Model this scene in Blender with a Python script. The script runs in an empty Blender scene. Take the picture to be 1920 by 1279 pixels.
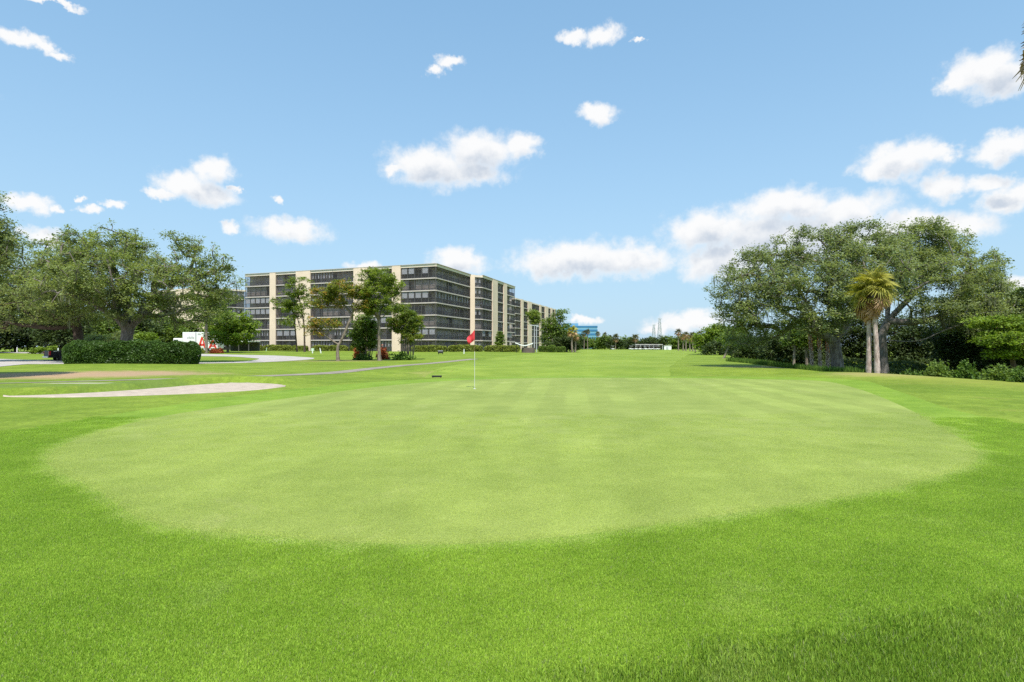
import bpy, bmesh, math, random
import numpy as np
from mathutils import Vector, Matrix

# ------------------------------------------------------------------ camera, sky, sun, exposure
SC = bpy.context.scene
COL = SC.collection
F, HY, CH = 1100.0, 650.0, 1.55          # focal length (px of a 1920 frame), horizon row, eye height
cam_d = bpy.data.cameras.new('camera')
cam = bpy.data.objects.new('camera', cam_d)
COL.objects.link(cam)
cam.location = (0, 0, CH)
cam.rotation_euler = (math.radians(90), 0, 0)
cam_d.sensor_width = 36.0
cam_d.lens = F / 1920 * 36
cam_d.shift_y = (HY - 639.5) / 1920
cam_d.clip_start = 0.1
cam_d.clip_end = 6000
SC.camera = cam

SUN_EL, SUN_AZ = math.radians(60), math.radians(174)   # azimuth clockwise from +Y
SKY_STRENGTH = 0.15
EXPOSURE = 0.85
SC.view_settings.view_transform = 'Standard'
SC.view_settings.look = 'None'
SC.view_settings.gamma = 1.0
SC.view_settings.exposure = EXPOSURE
SC.view_settings.use_curve_mapping = False
SC.cycles.use_denoising = False
SC.cycles.max_bounces = 6
SC.cycles.transparent_max_bounces = 12
SC.cycles.caustics_reflective = False
SC.cycles.caustics_refractive = False

sun_dir = Vector((math.sin(SUN_AZ) * math.cos(SUN_EL), math.cos(SUN_AZ) * math.cos(SUN_EL), math.sin(SUN_EL)))
sd = bpy.data.lights.new('sun', 'SUN')
sd.energy = 3.3
sd.angle = math.radians(2.0)
sd.color = (1.0, 0.955, 0.89)
sun = bpy.data.objects.new('sun', sd)
COL.objects.link(sun)
sun.rotation_euler = sun_dir.to_track_quat('Z', 'Y').to_euler()
sun.location = (0, -20, 40)


def nn(nt, typ, **kw):
    n = nt.nodes.new(typ)
    for k, v in kw.items():
        setattr(n, k, v)
    return n


def ln(nt, a, b):
    nt.links.new(a, b)


def mathn(nt, op, a, b=None, c=None, clamp=False):
    n = nn(nt, 'ShaderNodeMath', operation=op, use_clamp=clamp)
    for i, v in enumerate((a, b, c)):
        if v is None:
            continue
        if isinstance(v, (int, float)):
            n.inputs[i].default_value = v
        else:
            ln(nt, v, n.inputs[i])
    return n.outputs[0]


def ramp(nt, fac, lo, hi):
    n = nn(nt, 'ShaderNodeMapRange', interpolation_type='SMOOTHSTEP')
    n.inputs['From Min'].default_value = lo
    n.inputs['From Max'].default_value = hi
    ln(nt, fac, n.inputs['Value'])
    return n.outputs['Result']


def mixc(nt, fac, a, b, blend='MIX'):
    n = nn(nt, 'ShaderNodeMix', data_type='RGBA', blend_type=blend)
    if isinstance(fac, (int, float)):
        n.inputs[0].default_value = fac
    else:
        ln(nt, fac, n.inputs[0])
    for idx, v in ((6, a), (7, b)):
        if isinstance(v, (tuple, list)):
            n.inputs[idx].default_value = (*v[:3], 1)
        else:
            ln(nt, v, n.inputs[idx])
    return n.outputs[2]


def noise(nt, vec, scale, detail=3.0, rough=0.55, dist=0.0):
    n = nn(nt, 'ShaderNodeTexNoise')
    n.inputs['Scale'].default_value = scale
    n.inputs['Detail'].default_value = detail
    n.inputs['Roughness'].default_value = rough
    n.inputs['Distortion'].default_value = dist
    if vec is not None:
        ln(nt, vec, n.inputs['Vector'])
    return n.outputs[0]


def px_az_el(px, py):
    dx, dz = px - 960, HY - py
    return math.degrees(math.atan2(dx, F)), math.degrees(math.atan2(dz, math.hypot(dx, F)))


def build_world():
    w = bpy.data.worlds.new('World')
    SC.world = w
    w.use_nodes = True
    nt = w.node_tree
    nt.nodes.clear()
    sky = nn(nt, 'ShaderNodeTexSky', sky_type='NISHITA')
    sky.sun_disc = False
    sky.sun_elevation = SUN_EL
    sky.sun_rotation = SUN_AZ
    sky.altitude = 5
    sky.air_density = 1.0
    sky.dust_density = 1.0
    sky.ozone_density = 1.6
    # cumulus clouds, each one a lump in azimuth / elevation (degrees), eroded by noise
    C = [(40, 70, 58, 20), (85, 88, 40, 15), (118, 106, 30, 14), (90, 1, 75, 8),
         (843, 116, 30, 11), (818, 138, 22, 12),
         (1075, 68, 34, 12), (1128, 64, 42, 18), (1200, 76, 14, 5), (1118, 211, 42, 20),
         (800, 312, 92, 42), (900, 285, 85, 42), (870, 325, 95, 26), (978, 274, 42, 24), (745, 318, 32, 12),
         (402, 318, 46, 36), (352, 348, 68, 34), (395, 368, 66, 24), (300, 362, 34, 12), (445, 360, 14, 9),
         (540, 432, 86, 26), (52, 382, 72, 24), (110, 388, 20, 12), (208, 382, 24, 11), (175, 395, 30, 9), (148, 374, 12, 8),
         (425, 427, 22, 14), (525, 374, 16, 12), (85, 446, 55, 24), (685, 500, 36, 12), (858, 490, 62, 28),
         (1840, 134, 88, 50), (1885, 150, 80, 46), (1800, 150, 45, 28),
         (1690, 300, 98, 46), (1650, 318, 60, 30), (1760, 288, 40, 24), (1775, 350, 66, 32), (1890, 372, 70, 42), (1890, 275, 78, 36), (1850, 345, 60, 25),
         (1470, 388, 110, 42), (1590, 396, 110, 42), (1320, 432, 92, 44), (1420, 440, 130, 60), (1350, 490, 95, 46), (1530, 440, 150, 60),
         (1790, 420, 90, 40), (1700, 420, 100, 40), (1090, 488, 150, 40), (1040, 495, 100, 32), (1180, 490, 110, 38),
         (1290, 603, 92, 24), (1240, 612, 40, 18), (1905, 540, 52, 32), (1095, 600, 40, 10)]
    blobs = []
    for cx, cy, rx, ry in C:
        a, e = px_az_el(cx, cy)
        k = math.degrees(1 / F) * math.cos(math.radians(a)) ** 2
        blobs.append((a, e, rx * k, ry * k * 1.05))
    rg = random.Random(4)
    for i in range(26):                     # the same scattered cumulus all round the sky
        a = rg.uniform(50, 310)
        e = rg.choice([rg.uniform(3, 14), rg.uniform(10, 34), rg.uniform(8, 22)])
        for q in range(2):
            blobs.append((((a + rg.uniform(-4, 4)) + 180) % 360 - 180, e + rg.uniform(-1, 1), rg.uniform(2.5, 7.5), rg.uniform(1.1, 2.6)))
    g = bpy.data.node_groups.new('cloud_field', 'ShaderNodeTree')
    g.interface.new_socket('P', in_out='INPUT', socket_type='NodeSocketVector')
    g.interface.new_socket('D', in_out='OUTPUT', socket_type='NodeSocketFloat')
    gi, go = nn(g, 'NodeGroupInput'), nn(g, 'NodeGroupOutput')
    # warp the position so that outlines billow
    nz = nn(g, 'ShaderNodeTexNoise')
    nz.inputs['Scale'].default_value = 0.55
    nz.inputs['Detail'].default_value = 5
    nz.inputs['Roughness'].default_value = 0.6
    ln(g, gi.outputs[0], nz.inputs['Vector'])
    sub = nn(g, 'ShaderNodeVectorMath', operation='SUBTRACT')
    ln(g, nz.outputs['Color'], sub.inputs[0])
    sub.inputs[1].default_value = (0.5, 0.5, 0.5)
    ma = nn(g, 'ShaderNodeVectorMath', operation='MULTIPLY_ADD')
    ln(g, sub.outputs[0], ma.inputs[0])
    ma.inputs[1].default_value = (3.4, 2.2, 0)
    ln(g, gi.outputs[0], ma.inputs[2])
    P = ma.outputs[0]
    cur = None
    for a, e, rx, ry in blobs:
        m = nn(g, 'ShaderNodeVectorMath', operation='MULTIPLY_ADD')
        ln(g, P, m.inputs[0])
        m.inputs[1].default_value = (1 / rx, 1 / ry, 0)
        m.inputs[2].default_value = (-a / rx, -e / ry, 0)
        le = nn(g, 'ShaderNodeVectorMath', operation='LENGTH')
        ln(g, m.outputs[0], le.inputs[0])
        if cur is None:
            cur = le.outputs['Value']
        else:
            s = nn(g, 'ShaderNodeMath', operation='SMOOTH_MIN')
            ln(g, cur, s.inputs[0])
            ln(g, le.outputs['Value'], s.inputs[1])
            s.inputs[2].default_value = 0.25
            cur = s.outputs[0]
    d = mathn(g, 'SUBTRACT', 1.0, cur)
    fb = noise(g, gi.outputs[0], 0.5, 8, 0.62)
    d = mathn(g, 'ADD', d, mathn(g, 'MULTIPLY', mathn(g, 'SUBTRACT', fb, 0.5), 1.05))
    ln(g, d, go.inputs[0])

    tc = nn(nt, 'ShaderNodeTexCoord')
    sx = nn(nt, 'ShaderNodeSeparateXYZ')
    ln(nt, tc.outputs['Generated'], sx.inputs[0])
    az = mathn(nt, 'MULTIPLY', mathn(nt, 'ARCTAN2', sx.outputs[0], sx.outputs[1]), 57.29578)
    el = mathn(nt, 'MULTIPLY', mathn(nt, 'ARCSINE', sx.outputs[2]), 57.29578)
    cx = nn(nt, 'ShaderNodeCombineXYZ')
    ln(nt, az, cx.inputs[0])
    ln(nt, el, cx.inputs[1])
    up = nn(nt, 'ShaderNodeVectorMath', operation='ADD')
    ln(nt, cx.outputs[0], up.inputs[0])
    up.inputs[1].default_value = (-0.5, 1.5, 0.0)
    g1 = nn(nt, 'ShaderNodeGroup')
    g1.node_tree = g
    g2 = nn(nt, 'ShaderNodeGroup')
    g2.node_tree = g
    ln(nt, cx.outputs[0], g1.inputs[0])
    ln(nt, up.outputs[0], g2.inputs[0])
    dens, above = g1.outputs[0], g2.outputs[0]
    alpha = ramp(nt, dens, -0.12, 0.60)
    alpha = mathn(nt, 'MULTIPLY', alpha, 0.97)
    shade = ramp(nt, above, 0.0, 0.95)
    shade = mathn(nt, 'MULTIPLY', shade, ramp(nt, dens, 0.1, 0.7))
    ccol = mixc(nt, shade, (1.0, 1.0, 1.0), (0.60, 0.67, 0.77))
    # humid summer air: a flatter, paler gradient than the clean Nishita sky
    gam = nn(nt, 'ShaderNodeGamma')
    gam.inputs[1].default_value = 0.5
    ln(nt, sky.outputs[0], gam.inputs[0])
    skyc = nn(nt, 'ShaderNodeVectorMath', operation='MULTIPLY')
    skyc.inputs[1].default_value = tuple(c * 1.58 for c in (0.47, 0.785, 1.0))
    ln(nt, gam.outputs[0], skyc.inputs[0])
    hz = mathn(nt, 'MULTIPLY', mathn(nt, 'EXPONENT', mathn(nt, 'MULTIPLY', mathn(nt, 'MAXIMUM', el, 0.0), -1 / 17.0)), 0.88)
    skyh = mixc(nt, hz, skyc.outputs[0], tuple(c / (SKY_STRENGTH * 2 ** EXPOSURE) for c in (0.58, 0.755, 0.90)))
    cs = nn(nt, 'ShaderNodeVectorMath', operation='SCALE')
    ln(nt, ccol, cs.inputs[0])
    cs.inputs['Scale'].default_value = CLOUD_RAD / SKY_STRENGTH
    final = mixc(nt, alpha, skyh, cs.outputs[0])
    bg = nn(nt, 'ShaderNodeBackground')
    bg.inputs['Strength'].default_value = SKY_STRENGTH
    ln(nt, final, bg.inputs[0])
    out = nn(nt, 'ShaderNodeOutputWorld')
    ln(nt, bg.outputs[0], out.inputs[0])
    w.cycles.sampling_method = 'MANUAL'
    w.cycles.sample_map_resolution = 512


CLOUD_RAD = 0.55      # radiance of the sunlit cloud tops before exposure
build_world()

# ------------------------------------------------------------------ helpers
RNG = np.random.default_rng(11)


def wx(px, Y):
    return (px - 960) / F * Y


def wz(py, Y):
    return CH + (HY - py) / F * Y


def gp(px, py):                       # ground point seen at a pixel on level ground
    Y = CH * F / (py - HY)
    return (wx(px, Y), Y)


def sst(a, b, x):
    t = np.clip((np.asarray(x, float) - a) / (b - a), 0, 1)
    return t * t * (3 - 2 * t)


def tag(o, label=None, cat=None, group=None, kind=None):
    if label:
        o['label'] = label
    if cat:
        o['category'] = cat
    if group:
        o['group'] = group
    if kind:
        o['kind'] = kind
    return o


def empty(name, loc, label, cat, group=None, rz=0.0):
    o = bpy.data.objects.new(name, None)
    COL.objects.link(o)
    o.location = loc
    o.rotation_euler = (0, 0, rz)
    o.empty_display_size = 0.3
    return tag(o, label, cat, group)


def link(name, me, mat=None, parent=None, loc=None):
    o = bpy.data.objects.new(name, me)
    COL.objects.link(o)
    if mat is not None and not me.materials:
        me.materials.append(mat)
    if parent is not None:
        o.parent = parent
    if loc is not None:
        o.location = loc
    return o


def mesh_arrays(name, V, faces, smooth=False, tint=None):
    """faces: int array (n,k), all with k corners"""
    me = bpy.data.meshes.new(name)
    V = np.ascontiguousarray(V, np.float32)
    faces = np.ascontiguousarray(faces, np.int32)
    n, k = faces.shape
    me.vertices.add(len(V))
    me.vertices.foreach_set('co', V.ravel())
    me.loops.add(n * k)
    me.loops.foreach_set('vertex_index', faces.ravel())
    me.polygons.add(n)
    me.polygons.foreach_set('loop_start', np.arange(0, n * k, k, dtype=np.int32))
    if smooth:
        me.polygons.foreach_set('use_smooth', np.ones(n, bool))
    if tint is not None:
        a = me.attributes.new('tint', 'FLOAT', 'POINT')
        a.data.foreach_set('value', np.ascontiguousarray(tint, np.float32))
    me.update(calc_edges=True)
    return me


class MB:
    """collects quads / ngons into one mesh"""
    def __init__(self):
        self.v, self.f = [], []

    def add(self, vs, fs):
        b = len(self.v)
        self.v.extend(tuple(p) for p in vs)
        self.f.extend(tuple(b + i for i in f) for f in fs)
        return self

    def box(self, x0, x1, y0, y1, z0, z1):
        vs = [(x, y, z) for z in (z0, z1) for x, y in ((x0, y0), (x1, y0), (x1, y1), (x0, y1))]
        return self.add(vs, [(3, 2, 1, 0), (4, 5, 6, 7), (0, 1, 5, 4), (1, 2, 6, 5), (2, 3, 7, 6), (3, 0, 4, 7)])

    def obox(self, A, d, n, s0, s1, o0, o1, z0, z1):
        """box along direction d (unit xy) from s0..s1, offset along n from o0..o1"""
        vs = []
        for z in (z0, z1):
            for s, o in ((s0, o0), (s1, o0), (s1, o1), (s0, o1)):
                vs.append((A[0] + d[0] * s + n[0] * o, A[1] + d[1] * s + n[1] * o, z))
        return self.add(vs, [(3, 2, 1, 0), (4, 5, 6, 7), (0, 1, 5, 4), (1, 2, 6, 5), (2, 3, 7, 6), (3, 0, 4, 7)])

    def prism(self, poly, z0, z1):
        n = len(poly)
        vs = [(*p, z0) for p in poly] + [(*p, z1) for p in poly]
        fs = [tuple(reversed(range(n))), tuple(range(n, 2 * n))]
        fs += [(i, (i + 1) % n, n + (i + 1) % n, n + i) for i in range(n)]
        return self.add(vs, fs)

    def tube(self, pts, rad, k=8, cap=True):
        V, Fq = tube_arrays([np.array(pts, float)], [np.array(rad, float)], k)
        self.add(V.tolist(), Fq.tolist())
        if cap:
            b = len(self.v) - len(V)
            self.f.append(tuple(b + i for i in reversed(range(k))))
            self.f.append(tuple(b + len(V) - k + i for i in range(k)))
        return self

    def bar(self, p, q, r, k=4):
        return self.tube([p, q], [r, r], k)

    def mesh(self, name, smooth=False, bevel=0.0):
        me = bpy.data.meshes.new(name)
        me.from_pydata(self.v, [], self.f)
        bm = bmesh.new()
        bm.from_mesh(me)
        bmesh.ops.recalc_face_normals(bm, faces=bm.faces)
        if bevel:
            bmesh.ops.bevel(bm, geom=bm.edges[:], offset=bevel, segments=1, affect='EDGES')
        bm.to_mesh(me)
        bm.free()
        if smooth:
            me.polygons.foreach_set('use_smooth', np.ones(len(me.polygons), bool))
        me.update()
        return me

    def build(self, name, mat, parent=None, smooth=False, bevel=0.0, loc=None):
        return link(name, self.mesh(name, smooth, bevel), mat, parent, loc)


def tube_arrays(chains, radii, k):
    VV, FF, base = [], [], 0
    ang = np.arange(k) / k * 2 * np.pi
    for P, R in zip(chains, radii):
        n = len(P)
        T = np.gradient(P, axis=0)
        T /= np.linalg.norm(T, axis=1, keepdims=True) + 1e-9
        ref = np.array([0.31, 0.17, 0.93]) if abs(T[:, 2]).mean() < 0.8 else np.array([0.95, 0.3, 0.05])
        A = np.cross(T, ref)
        A /= np.linalg.norm(A, axis=1, keepdims=True) + 1e-9
        B = np.cross(T, A)
        ring = P[:, None, :] + R[:, None, None] * (np.cos(ang)[None, :, None] * A[:, None, :] + np.sin(ang)[None, :, None] * B[:, None, :])
        VV.append(ring.reshape(-1, 3))
        i = np.arange(n - 1)[:, None] * k
        j = np.arange(k)[None, :]
        j2 = (j + 1) % k
        FF.append(np.stack([i + j, i + j2, i + k + j2, i + k + j], -1).reshape(-1, 4) + base)
        base += n * k
    return np.concatenate(VV), np.concatenate(FF)


def smooth_closed(pts, sub=8):
    P = np.array(pts, float)
    n = len(P)
    out = []
    for i in range(n):
        p0, p1, p2, p3 = P[i - 1], P[i], P[(i + 1) % n], P[(i + 2) % n]
        for t in np.arange(sub) / sub:
            out.append(0.5 * ((2 * p1) + (-p0 + p2) * t + (2 * p0 - 5 * p1 + 4 * p2 - p3) * t * t + (-p0 + 3 * p1 - 3 * p2 + p3) * t ** 3))
    return np.array(out)


def smooth_open(pts, sub=8):
    P = np.array(pts, float)
    P = np.vstack([2 * P[0] - P[1], P, 2 * P[-1] - P[-2]])
    out = []
    for i in range(1, len(P) - 2):
        p0, p1, p2, p3 = P[i - 1], P[i], P[i + 1], P[i + 2]
        for t in np.arange(sub) / sub:
            out.append(0.5 * ((2 * p1) + (-p0 + p2) * t + (2 * p0 - 5 * p1 + 4 * p2 - p3) * t * t + (-p0 + 3 * p1 - 3 * p2 + p3) * t ** 3))
    out.append(P[-2])
    return np.array(out)


def poly_sd(poly, x, y):
    """signed distance to a closed polygon, positive inside"""
    x, y = np.asarray(x, float), np.asarray(y, float)
    d2 = np.full(x.shape, 1e18)
    ins = np.zeros(x.shape, bool)
    n = len(poly)
    for i in range(n):
        ax, ay = poly[i]
        bx, by = poly[(i + 1) % n]
        ex, ey = bx - ax, by - ay
        t = np.clip(((x - ax) * ex + (y - ay) * ey) / (ex * ex + ey * ey + 1e-12), 0, 1)
        d2 = np.minimum(d2, (x - ax - t * ex) ** 2 + (y - ay - t * ey) ** 2)
        c = ((ay > y) != (by > y)) & (x < (bx - ax) * (y - ay) / (by - ay + 1e-12) + ax)
        ins ^= c
    d = np.sqrt(d2)
    return np.where(ins, d, -d)


# ------------------------------------------------------------------ materials
def new_mat(name):
    m = bpy.data.materials.new(name)
    m.use_nodes = True
    nt = m.node_tree
    nt.nodes.clear()
    out = nn(nt, 'ShaderNodeOutputMaterial')
    return m, nt, out


def principled(nt, out, rough=0.8, spec=0.3):
    b = nn(nt, 'ShaderNodeBsdfPrincipled')
    b.inputs['Roughness'].default_value = rough
    b.inputs['Specular IOR Level'].default_value = spec
    ln(nt, b.outputs[0], out.inputs['Surface'])
    return b


def plain(name, col, rough=0.7, spec=0.3, var=0.12, scale=1.5, bump=0.0, bscale=30, metal=0.0, coat=0.0):
    m, nt, out = new_mat(name)
    b = principled(nt, out, rough, spec)
    b.inputs['Metallic'].default_value = metal
    b.inputs['Coat Weight'].default_value = coat
    g = nn(nt, 'ShaderNodeNewGeometry')
    nz = noise(nt, g.outputs['Position'], scale, 5, 0.6)
    lo = tuple(c * (1 - var) for c in col)
    hi = tuple(min(1, c * (1 + var)) for c in col)
    ln(nt, mixc(nt, ramp(nt, nz, 0.3, 0.7), lo, hi), b.inputs['Base Color'])
    if bump:
        bn = nn(nt, 'ShaderNodeBump')
        bn.inputs['Strength'].default_value = bump
        bn.inputs['Distance'].default_value = 0.02
        ln(nt, noise(nt, g.outputs['Position'], bscale, 4), bn.inputs['Height'])
        ln(nt, bn.outputs[0], b.inputs['Normal'])
    return m


def turf_color(nt, dark, light, dry, dryness=0.25, big=0.22, mid=1.7, fine=None, fine_amp=0.35, stripes=None):
    g = nn(nt, 'ShaderNodeNewGeometry')
    pos = g.outputs['Position']
    n1 = noise(nt, pos, big, 4, 0.6)
    n2 = noise(nt, pos, mid, 5, 0.65)
    f = mathn(nt, 'ADD', mathn(nt, 'MULTIPLY', n1, 0.55), mathn(nt, 'MULTIPLY', n2, 0.45))
    col = mixc(nt, ramp(nt, f, 0.36, 0.64), dark, light)
    n3 = noise(nt, pos, big * 1.7 + 0.13, 6, 0.7, 0.6)
    col = mixc(nt, mathn(nt, 'MULTIPLY', ramp(nt, n3, 0.56, 0.74), dryness), col, dry)
    if stripes:
        period, amp, dirx, diry = stripes
        sx = nn(nt, 'ShaderNodeSeparateXYZ')
        ln(nt, pos, sx.inputs[0])
        s = mathn(nt, 'ADD', mathn(nt, 'MULTIPLY', sx.outputs[0], dirx), mathn(nt, 'MULTIPLY', sx.outputs[1], diry))
        s = mathn(nt, 'ADD', s, mathn(nt, 'MULTIPLY', noise(nt, pos, 0.6, 2), 0.35))
        w = mathn(nt, 'SINE', mathn(nt, 'MULTIPLY', s, 2 * math.pi / period))
        w = ramp(nt, w, -0.35, 0.35)
        w = mathn(nt, 'MULTIPLY', w, ramp(nt, noise(nt, pos, 0.16, 2), 0.36, 0.62))
        v = mathn(nt, 'ADD', 1.0, mathn(nt, 'MULTIPLY', mathn(nt, 'SUBTRACT', w, 0.4), amp))
        hs = nn(nt, 'ShaderNodeHueSaturation')
        ln(nt, col, hs.inputs['Color'])
        ln(nt, v, hs.inputs['Value'])
        col = hs.outputs[0]
    bump_h = None
    if fine:
        nf = noise(nt, pos, fine, 3, 0.7)
        nf2 = noise(nt, pos, fine * 0.22, 3, 0.7)
        bump_h = mathn(nt, 'ADD', mathn(nt, 'MULTIPLY', nf, 0.6), mathn(nt, 'MULTIPLY', nf2, 0.4))
        v = mathn(nt, 'ADD', 1.0 - fine_amp, mathn(nt, 'MULTIPLY', ramp(nt, bump_h, 0.32, 0.68), 2 * fine_amp))
        hs = nn(nt, 'ShaderNodeHueSaturation')
        ln(nt, col, hs.inputs['Color'])
        ln(nt, v, hs.inputs['Value'])
        col = hs.outputs[0]
    return col, bump_h, pos


def turf(name, dark, light, dry, dryness=0.25, big=0.22, mid=1.7, fine=70, fine_amp=0.35, stripes=None, bump=0.5, bdist=0.012, spots=()):
    m, nt, out = new_mat(name)
    b = principled(nt, out, 0.85, 0.12)
    col, bh, pos = turf_color(nt, dark, light, dry, dryness, big, mid, fine, fine_amp, stripes)
    for (x, y, rx, ry, c, soft, amt) in spots:        # worn / bare / sandy patches with ragged edges
        mp = nn(nt, 'ShaderNodeVectorMath', operation='MULTIPLY_ADD')
        ln(nt, pos, mp.inputs[0])
        mp.inputs[1].default_value = (1 / rx, 1 / ry, 0)
        mp.inputs[2].default_value = (-x / rx, -y / ry, 0)
        le = nn(nt, 'ShaderNodeVectorMath', operation='LENGTH')
        ln(nt, mp.outputs[0], le.inputs[0])
        e = mathn(nt, 'ADD', le.outputs['Value'], mathn(nt, 'MULTIPLY', mathn(nt, 'SUBTRACT', noise(nt, pos, 0.8 if rx > 1 else 9.0, 8, 0.8), 0.5), 2.6))
        f = mathn(nt, 'SUBTRACT', 1.0, ramp(nt, e, 1 - soft, 1 + soft))
        col = mixc(nt, mathn(nt, 'MULTIPLY', f, amt), col, c)
    ln(nt, col, b.inputs['Base Color'])
    bn = nn(nt, 'ShaderNodeBump')
    bn.inputs['Strength'].default_value = bump
    bn.inputs['Distance'].default_value = bdist
    ln(nt, bh, bn.inputs['Height'])
    ln(nt, bn.outputs[0], b.inputs['Normal'])
    return m


def leaf_mat(name, dark, light, trans=0.3, accent=None, accent_at=0.86, rough=0.6):
    """tint attribute 0..1 (natural leaf to leaf variation) picks the colour"""
    m, nt, out = new_mat(name)
    a = nn(nt, 'ShaderNodeAttribute', attribute_name='tint')
    col = mixc(nt, a.outputs['Fac'], dark, light)
    if accent:
        col = mixc(nt, ramp(nt, a.outputs['Fac'], accent_at, accent_at + 0.08), col, accent)
    b = nn(nt, 'ShaderNodeBsdfPrincipled')
    b.inputs['Roughness'].default_value = rough
    b.inputs['Specular IOR Level'].default_value = 0.25
    ln(nt, col, b.inputs['Base Color'])
    t = nn(nt, 'ShaderNodeBsdfTranslucent')
    tc = mixc(nt, 1.0, col, (1.25, 1.2, 0.55), 'MULTIPLY')
    ln(nt, tc, t.inputs[0])
    mx = nn(nt, 'ShaderNodeMixShader')
    mx.inputs[0].default_value = trans
    ln(nt, b.outputs[0], mx.inputs[1])
    ln(nt, t.outputs[0], mx.inputs[2])
    ln(nt, mx.outputs[0], out.inputs['Surface'])
    return m


def bark_mat(name, a, b2, scale=6):
    m, nt, out = new_mat(name)
    b = principled(nt, out, 0.9, 0.15)
    g = nn(nt, 'ShaderNodeNewGeometry')
    mp = nn(nt, 'ShaderNodeMapping')
    mp.inputs['Scale'].default_value = (1, 1, 0.35)
    ln(nt, g.outputs['Position'], mp.inputs[0])
    n1 = noise(nt, mp.outputs[0], scale, 7, 0.7, 0.4)
    ln(nt, mixc(nt, ramp(nt, n1, 0.3, 0.7), a, b2), b.inputs['Base Color'])
    bn = nn(nt, 'ShaderNodeBump')
    bn.inputs['Strength'].default_value = 0.8
    bn.inputs['Distance'].default_value = 0.04
    ln(nt, n1, bn.inputs['Height'])
    ln(nt, bn.outputs[0], b.inputs['Normal'])
    return m


M = {}
M['oak_leaf'] = leaf_mat('oak_leaf', (0.122, 0.160, 0.072), (0.365, 0.430, 0.190), 0.5)
M['oak_leaf_brown'] = leaf_mat('oak_leaf_brown', (0.120, 0.162, 0.062), (0.360, 0.430, 0.165), 0.5, (0.20, 0.14, 0.07), 0.90)
M['oak_leaf_grey'] = leaf_mat('oak_leaf_grey', (0.122, 0.160, 0.082), (0.355, 0.415, 0.200), 0.5)
M['dark_leaf'] = leaf_mat('dark_leaf', (0.028, 0.048, 0.017), (0.105, 0.148, 0.042), 0.3)
M['lime_leaf'] = leaf_mat('lime_leaf', (0.085, 0.145, 0.020), (0.290, 0.400, 0.050), 0.42)
M['mid_leaf'] = leaf_mat('mid_leaf', (0.080, 0.132, 0.028), (0.230, 0.325, 0.064), 0.42)
M['pine_leaf'] = leaf_mat('pine_leaf', (0.095, 0.148, 0.026), (0.310, 0.390, 0.066), 0.45)
M['rust_leaf'] = leaf_mat('rust_leaf', (0.120, 0.165, 0.028), (0.340, 0.370, 0.066), 0.48, (0.56, 0.33, 0.09), 0.66)
M['croton_leaf'] = leaf_mat('croton_leaf', (0.080, 0.140, 0.022), (0.270, 0.330, 0.055), 0.4, (0.50, 0.36, 0.08), 0.84)
M['hedge_leaf'] = leaf_mat('hedge_leaf', (0.030, 0.066, 0.016), (0.110, 0.195, 0.034), 0.28, rough=0.45)
M['low_hedge_leaf'] = leaf_mat('low_hedge_leaf', (0.115, 0.155, 0.026), (0.42, 0.46, 0.10), 0.4)
M['red_leaf'] = leaf_mat('red_leaf', (0.16, 0.035, 0.015), (0.50, 0.14, 0.05), 0.25)
M['moss'] = leaf_mat('moss', (0.09, 0.095, 0.06), (0.24, 0.24, 0.15), 0.3)
M['dry_leaf'] = leaf_mat('dry_leaf', (0.24, 0.13, 0.06), (0.64, 0.43, 0.26), 0.35)
M['palm_leaf'] = leaf_mat('palm_leaf', (0.17, 0.175, 0.030), (0.52, 0.48, 0.10), 0.4)
M['palm_leaf_far'] = leaf_mat('palm_leaf_far', (0.060, 0.070, 0.025), (0.20, 0.19, 0.075), 0.3)
M['weed'] = leaf_mat('weed', (0.050, 0.10, 0.016), (0.16, 0.26, 0.04), 0.35)
M['bark'] = bark_mat('bark', (0.085, 0.07, 0.058), (0.27, 0.235, 0.205))
M['bark_dark'] = bark_mat('bark_dark', (0.045, 0.03, 0.024), (0.13, 0.095, 0.075))
M['bark_pale'] = bark_mat('bark_pale', (0.12, 0.095, 0.07), (0.30, 0.25, 0.20))
M['palm_bark'] = bark_mat('palm_bark', (0.22, 0.15, 0.125), (0.58, 0.47, 0.42), 9)
M['palm_boot'] = bark_mat('palm_boot', (0.22, 0.14, 0.10), (0.66, 0.56, 0.46), 9)
M['red_boot'] = bark_mat('red_boot', (0.34, 0.10, 0.05), (0.66, 0.27, 0.14), 9)
M['hedge_core'] = plain('hedge_core', (0.018, 0.026, 0.010), 0.9, 0.1, 0.4, 6)

# ------------------------------------------------------------------ ground
green_poly = smooth_closed([gp(75, 862), gp(93, 886), gp(162, 922), gp(264, 985), gp(467, 1011), gp(640, 1024), gp(840, 1029), gp(1040, 1015), gp(1240, 990), gp(1400, 965), gp(1600, 935), gp(1740, 905), gp(1820, 880),
                            gp(1845, 860), gp(1832, 838), gp(1780, 806), gp(1700, 765), gp(1610, 730), gp(1540, 714), (11.8, 28.4), (9.0, 28.8), (5.0, 28.4), (0.5, 27.8), (-2.6, 26.4), (-4.9, 23.0), gp(530, 750), gp(330, 778), gp(200, 805), gp(120, 830)], 6)
apron_poly = smooth_closed([(-10.2, 8.2), (-12, 4.0), (-9, -2.5), (-5, -4), (-2.4, -1.6), (-0.9, 1.4), (0.25, 2.60), (1.45, 2.97), (3.1, 3.46), (5.5, 4.6), (8.5, 7.0), (9.9, 10.6),
                            (10.9, 14.6), (13.9, 21.5), (15.8, 27.0), (13.5, 31.0), (6, 31.4), (0, 30.6), (-4.4, 28.2), (-7.0, 24.0), (-8.4, 19.0), (-9.0, 14.5), (-9.2, 10.8)], 6)
nearc = smooth_open([gp(5, 743.0), gp(130, 744.8), gp(260, 743), gp(400, 738.5), gp(480, 733), gp(535, 725.5)], 10)
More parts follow.
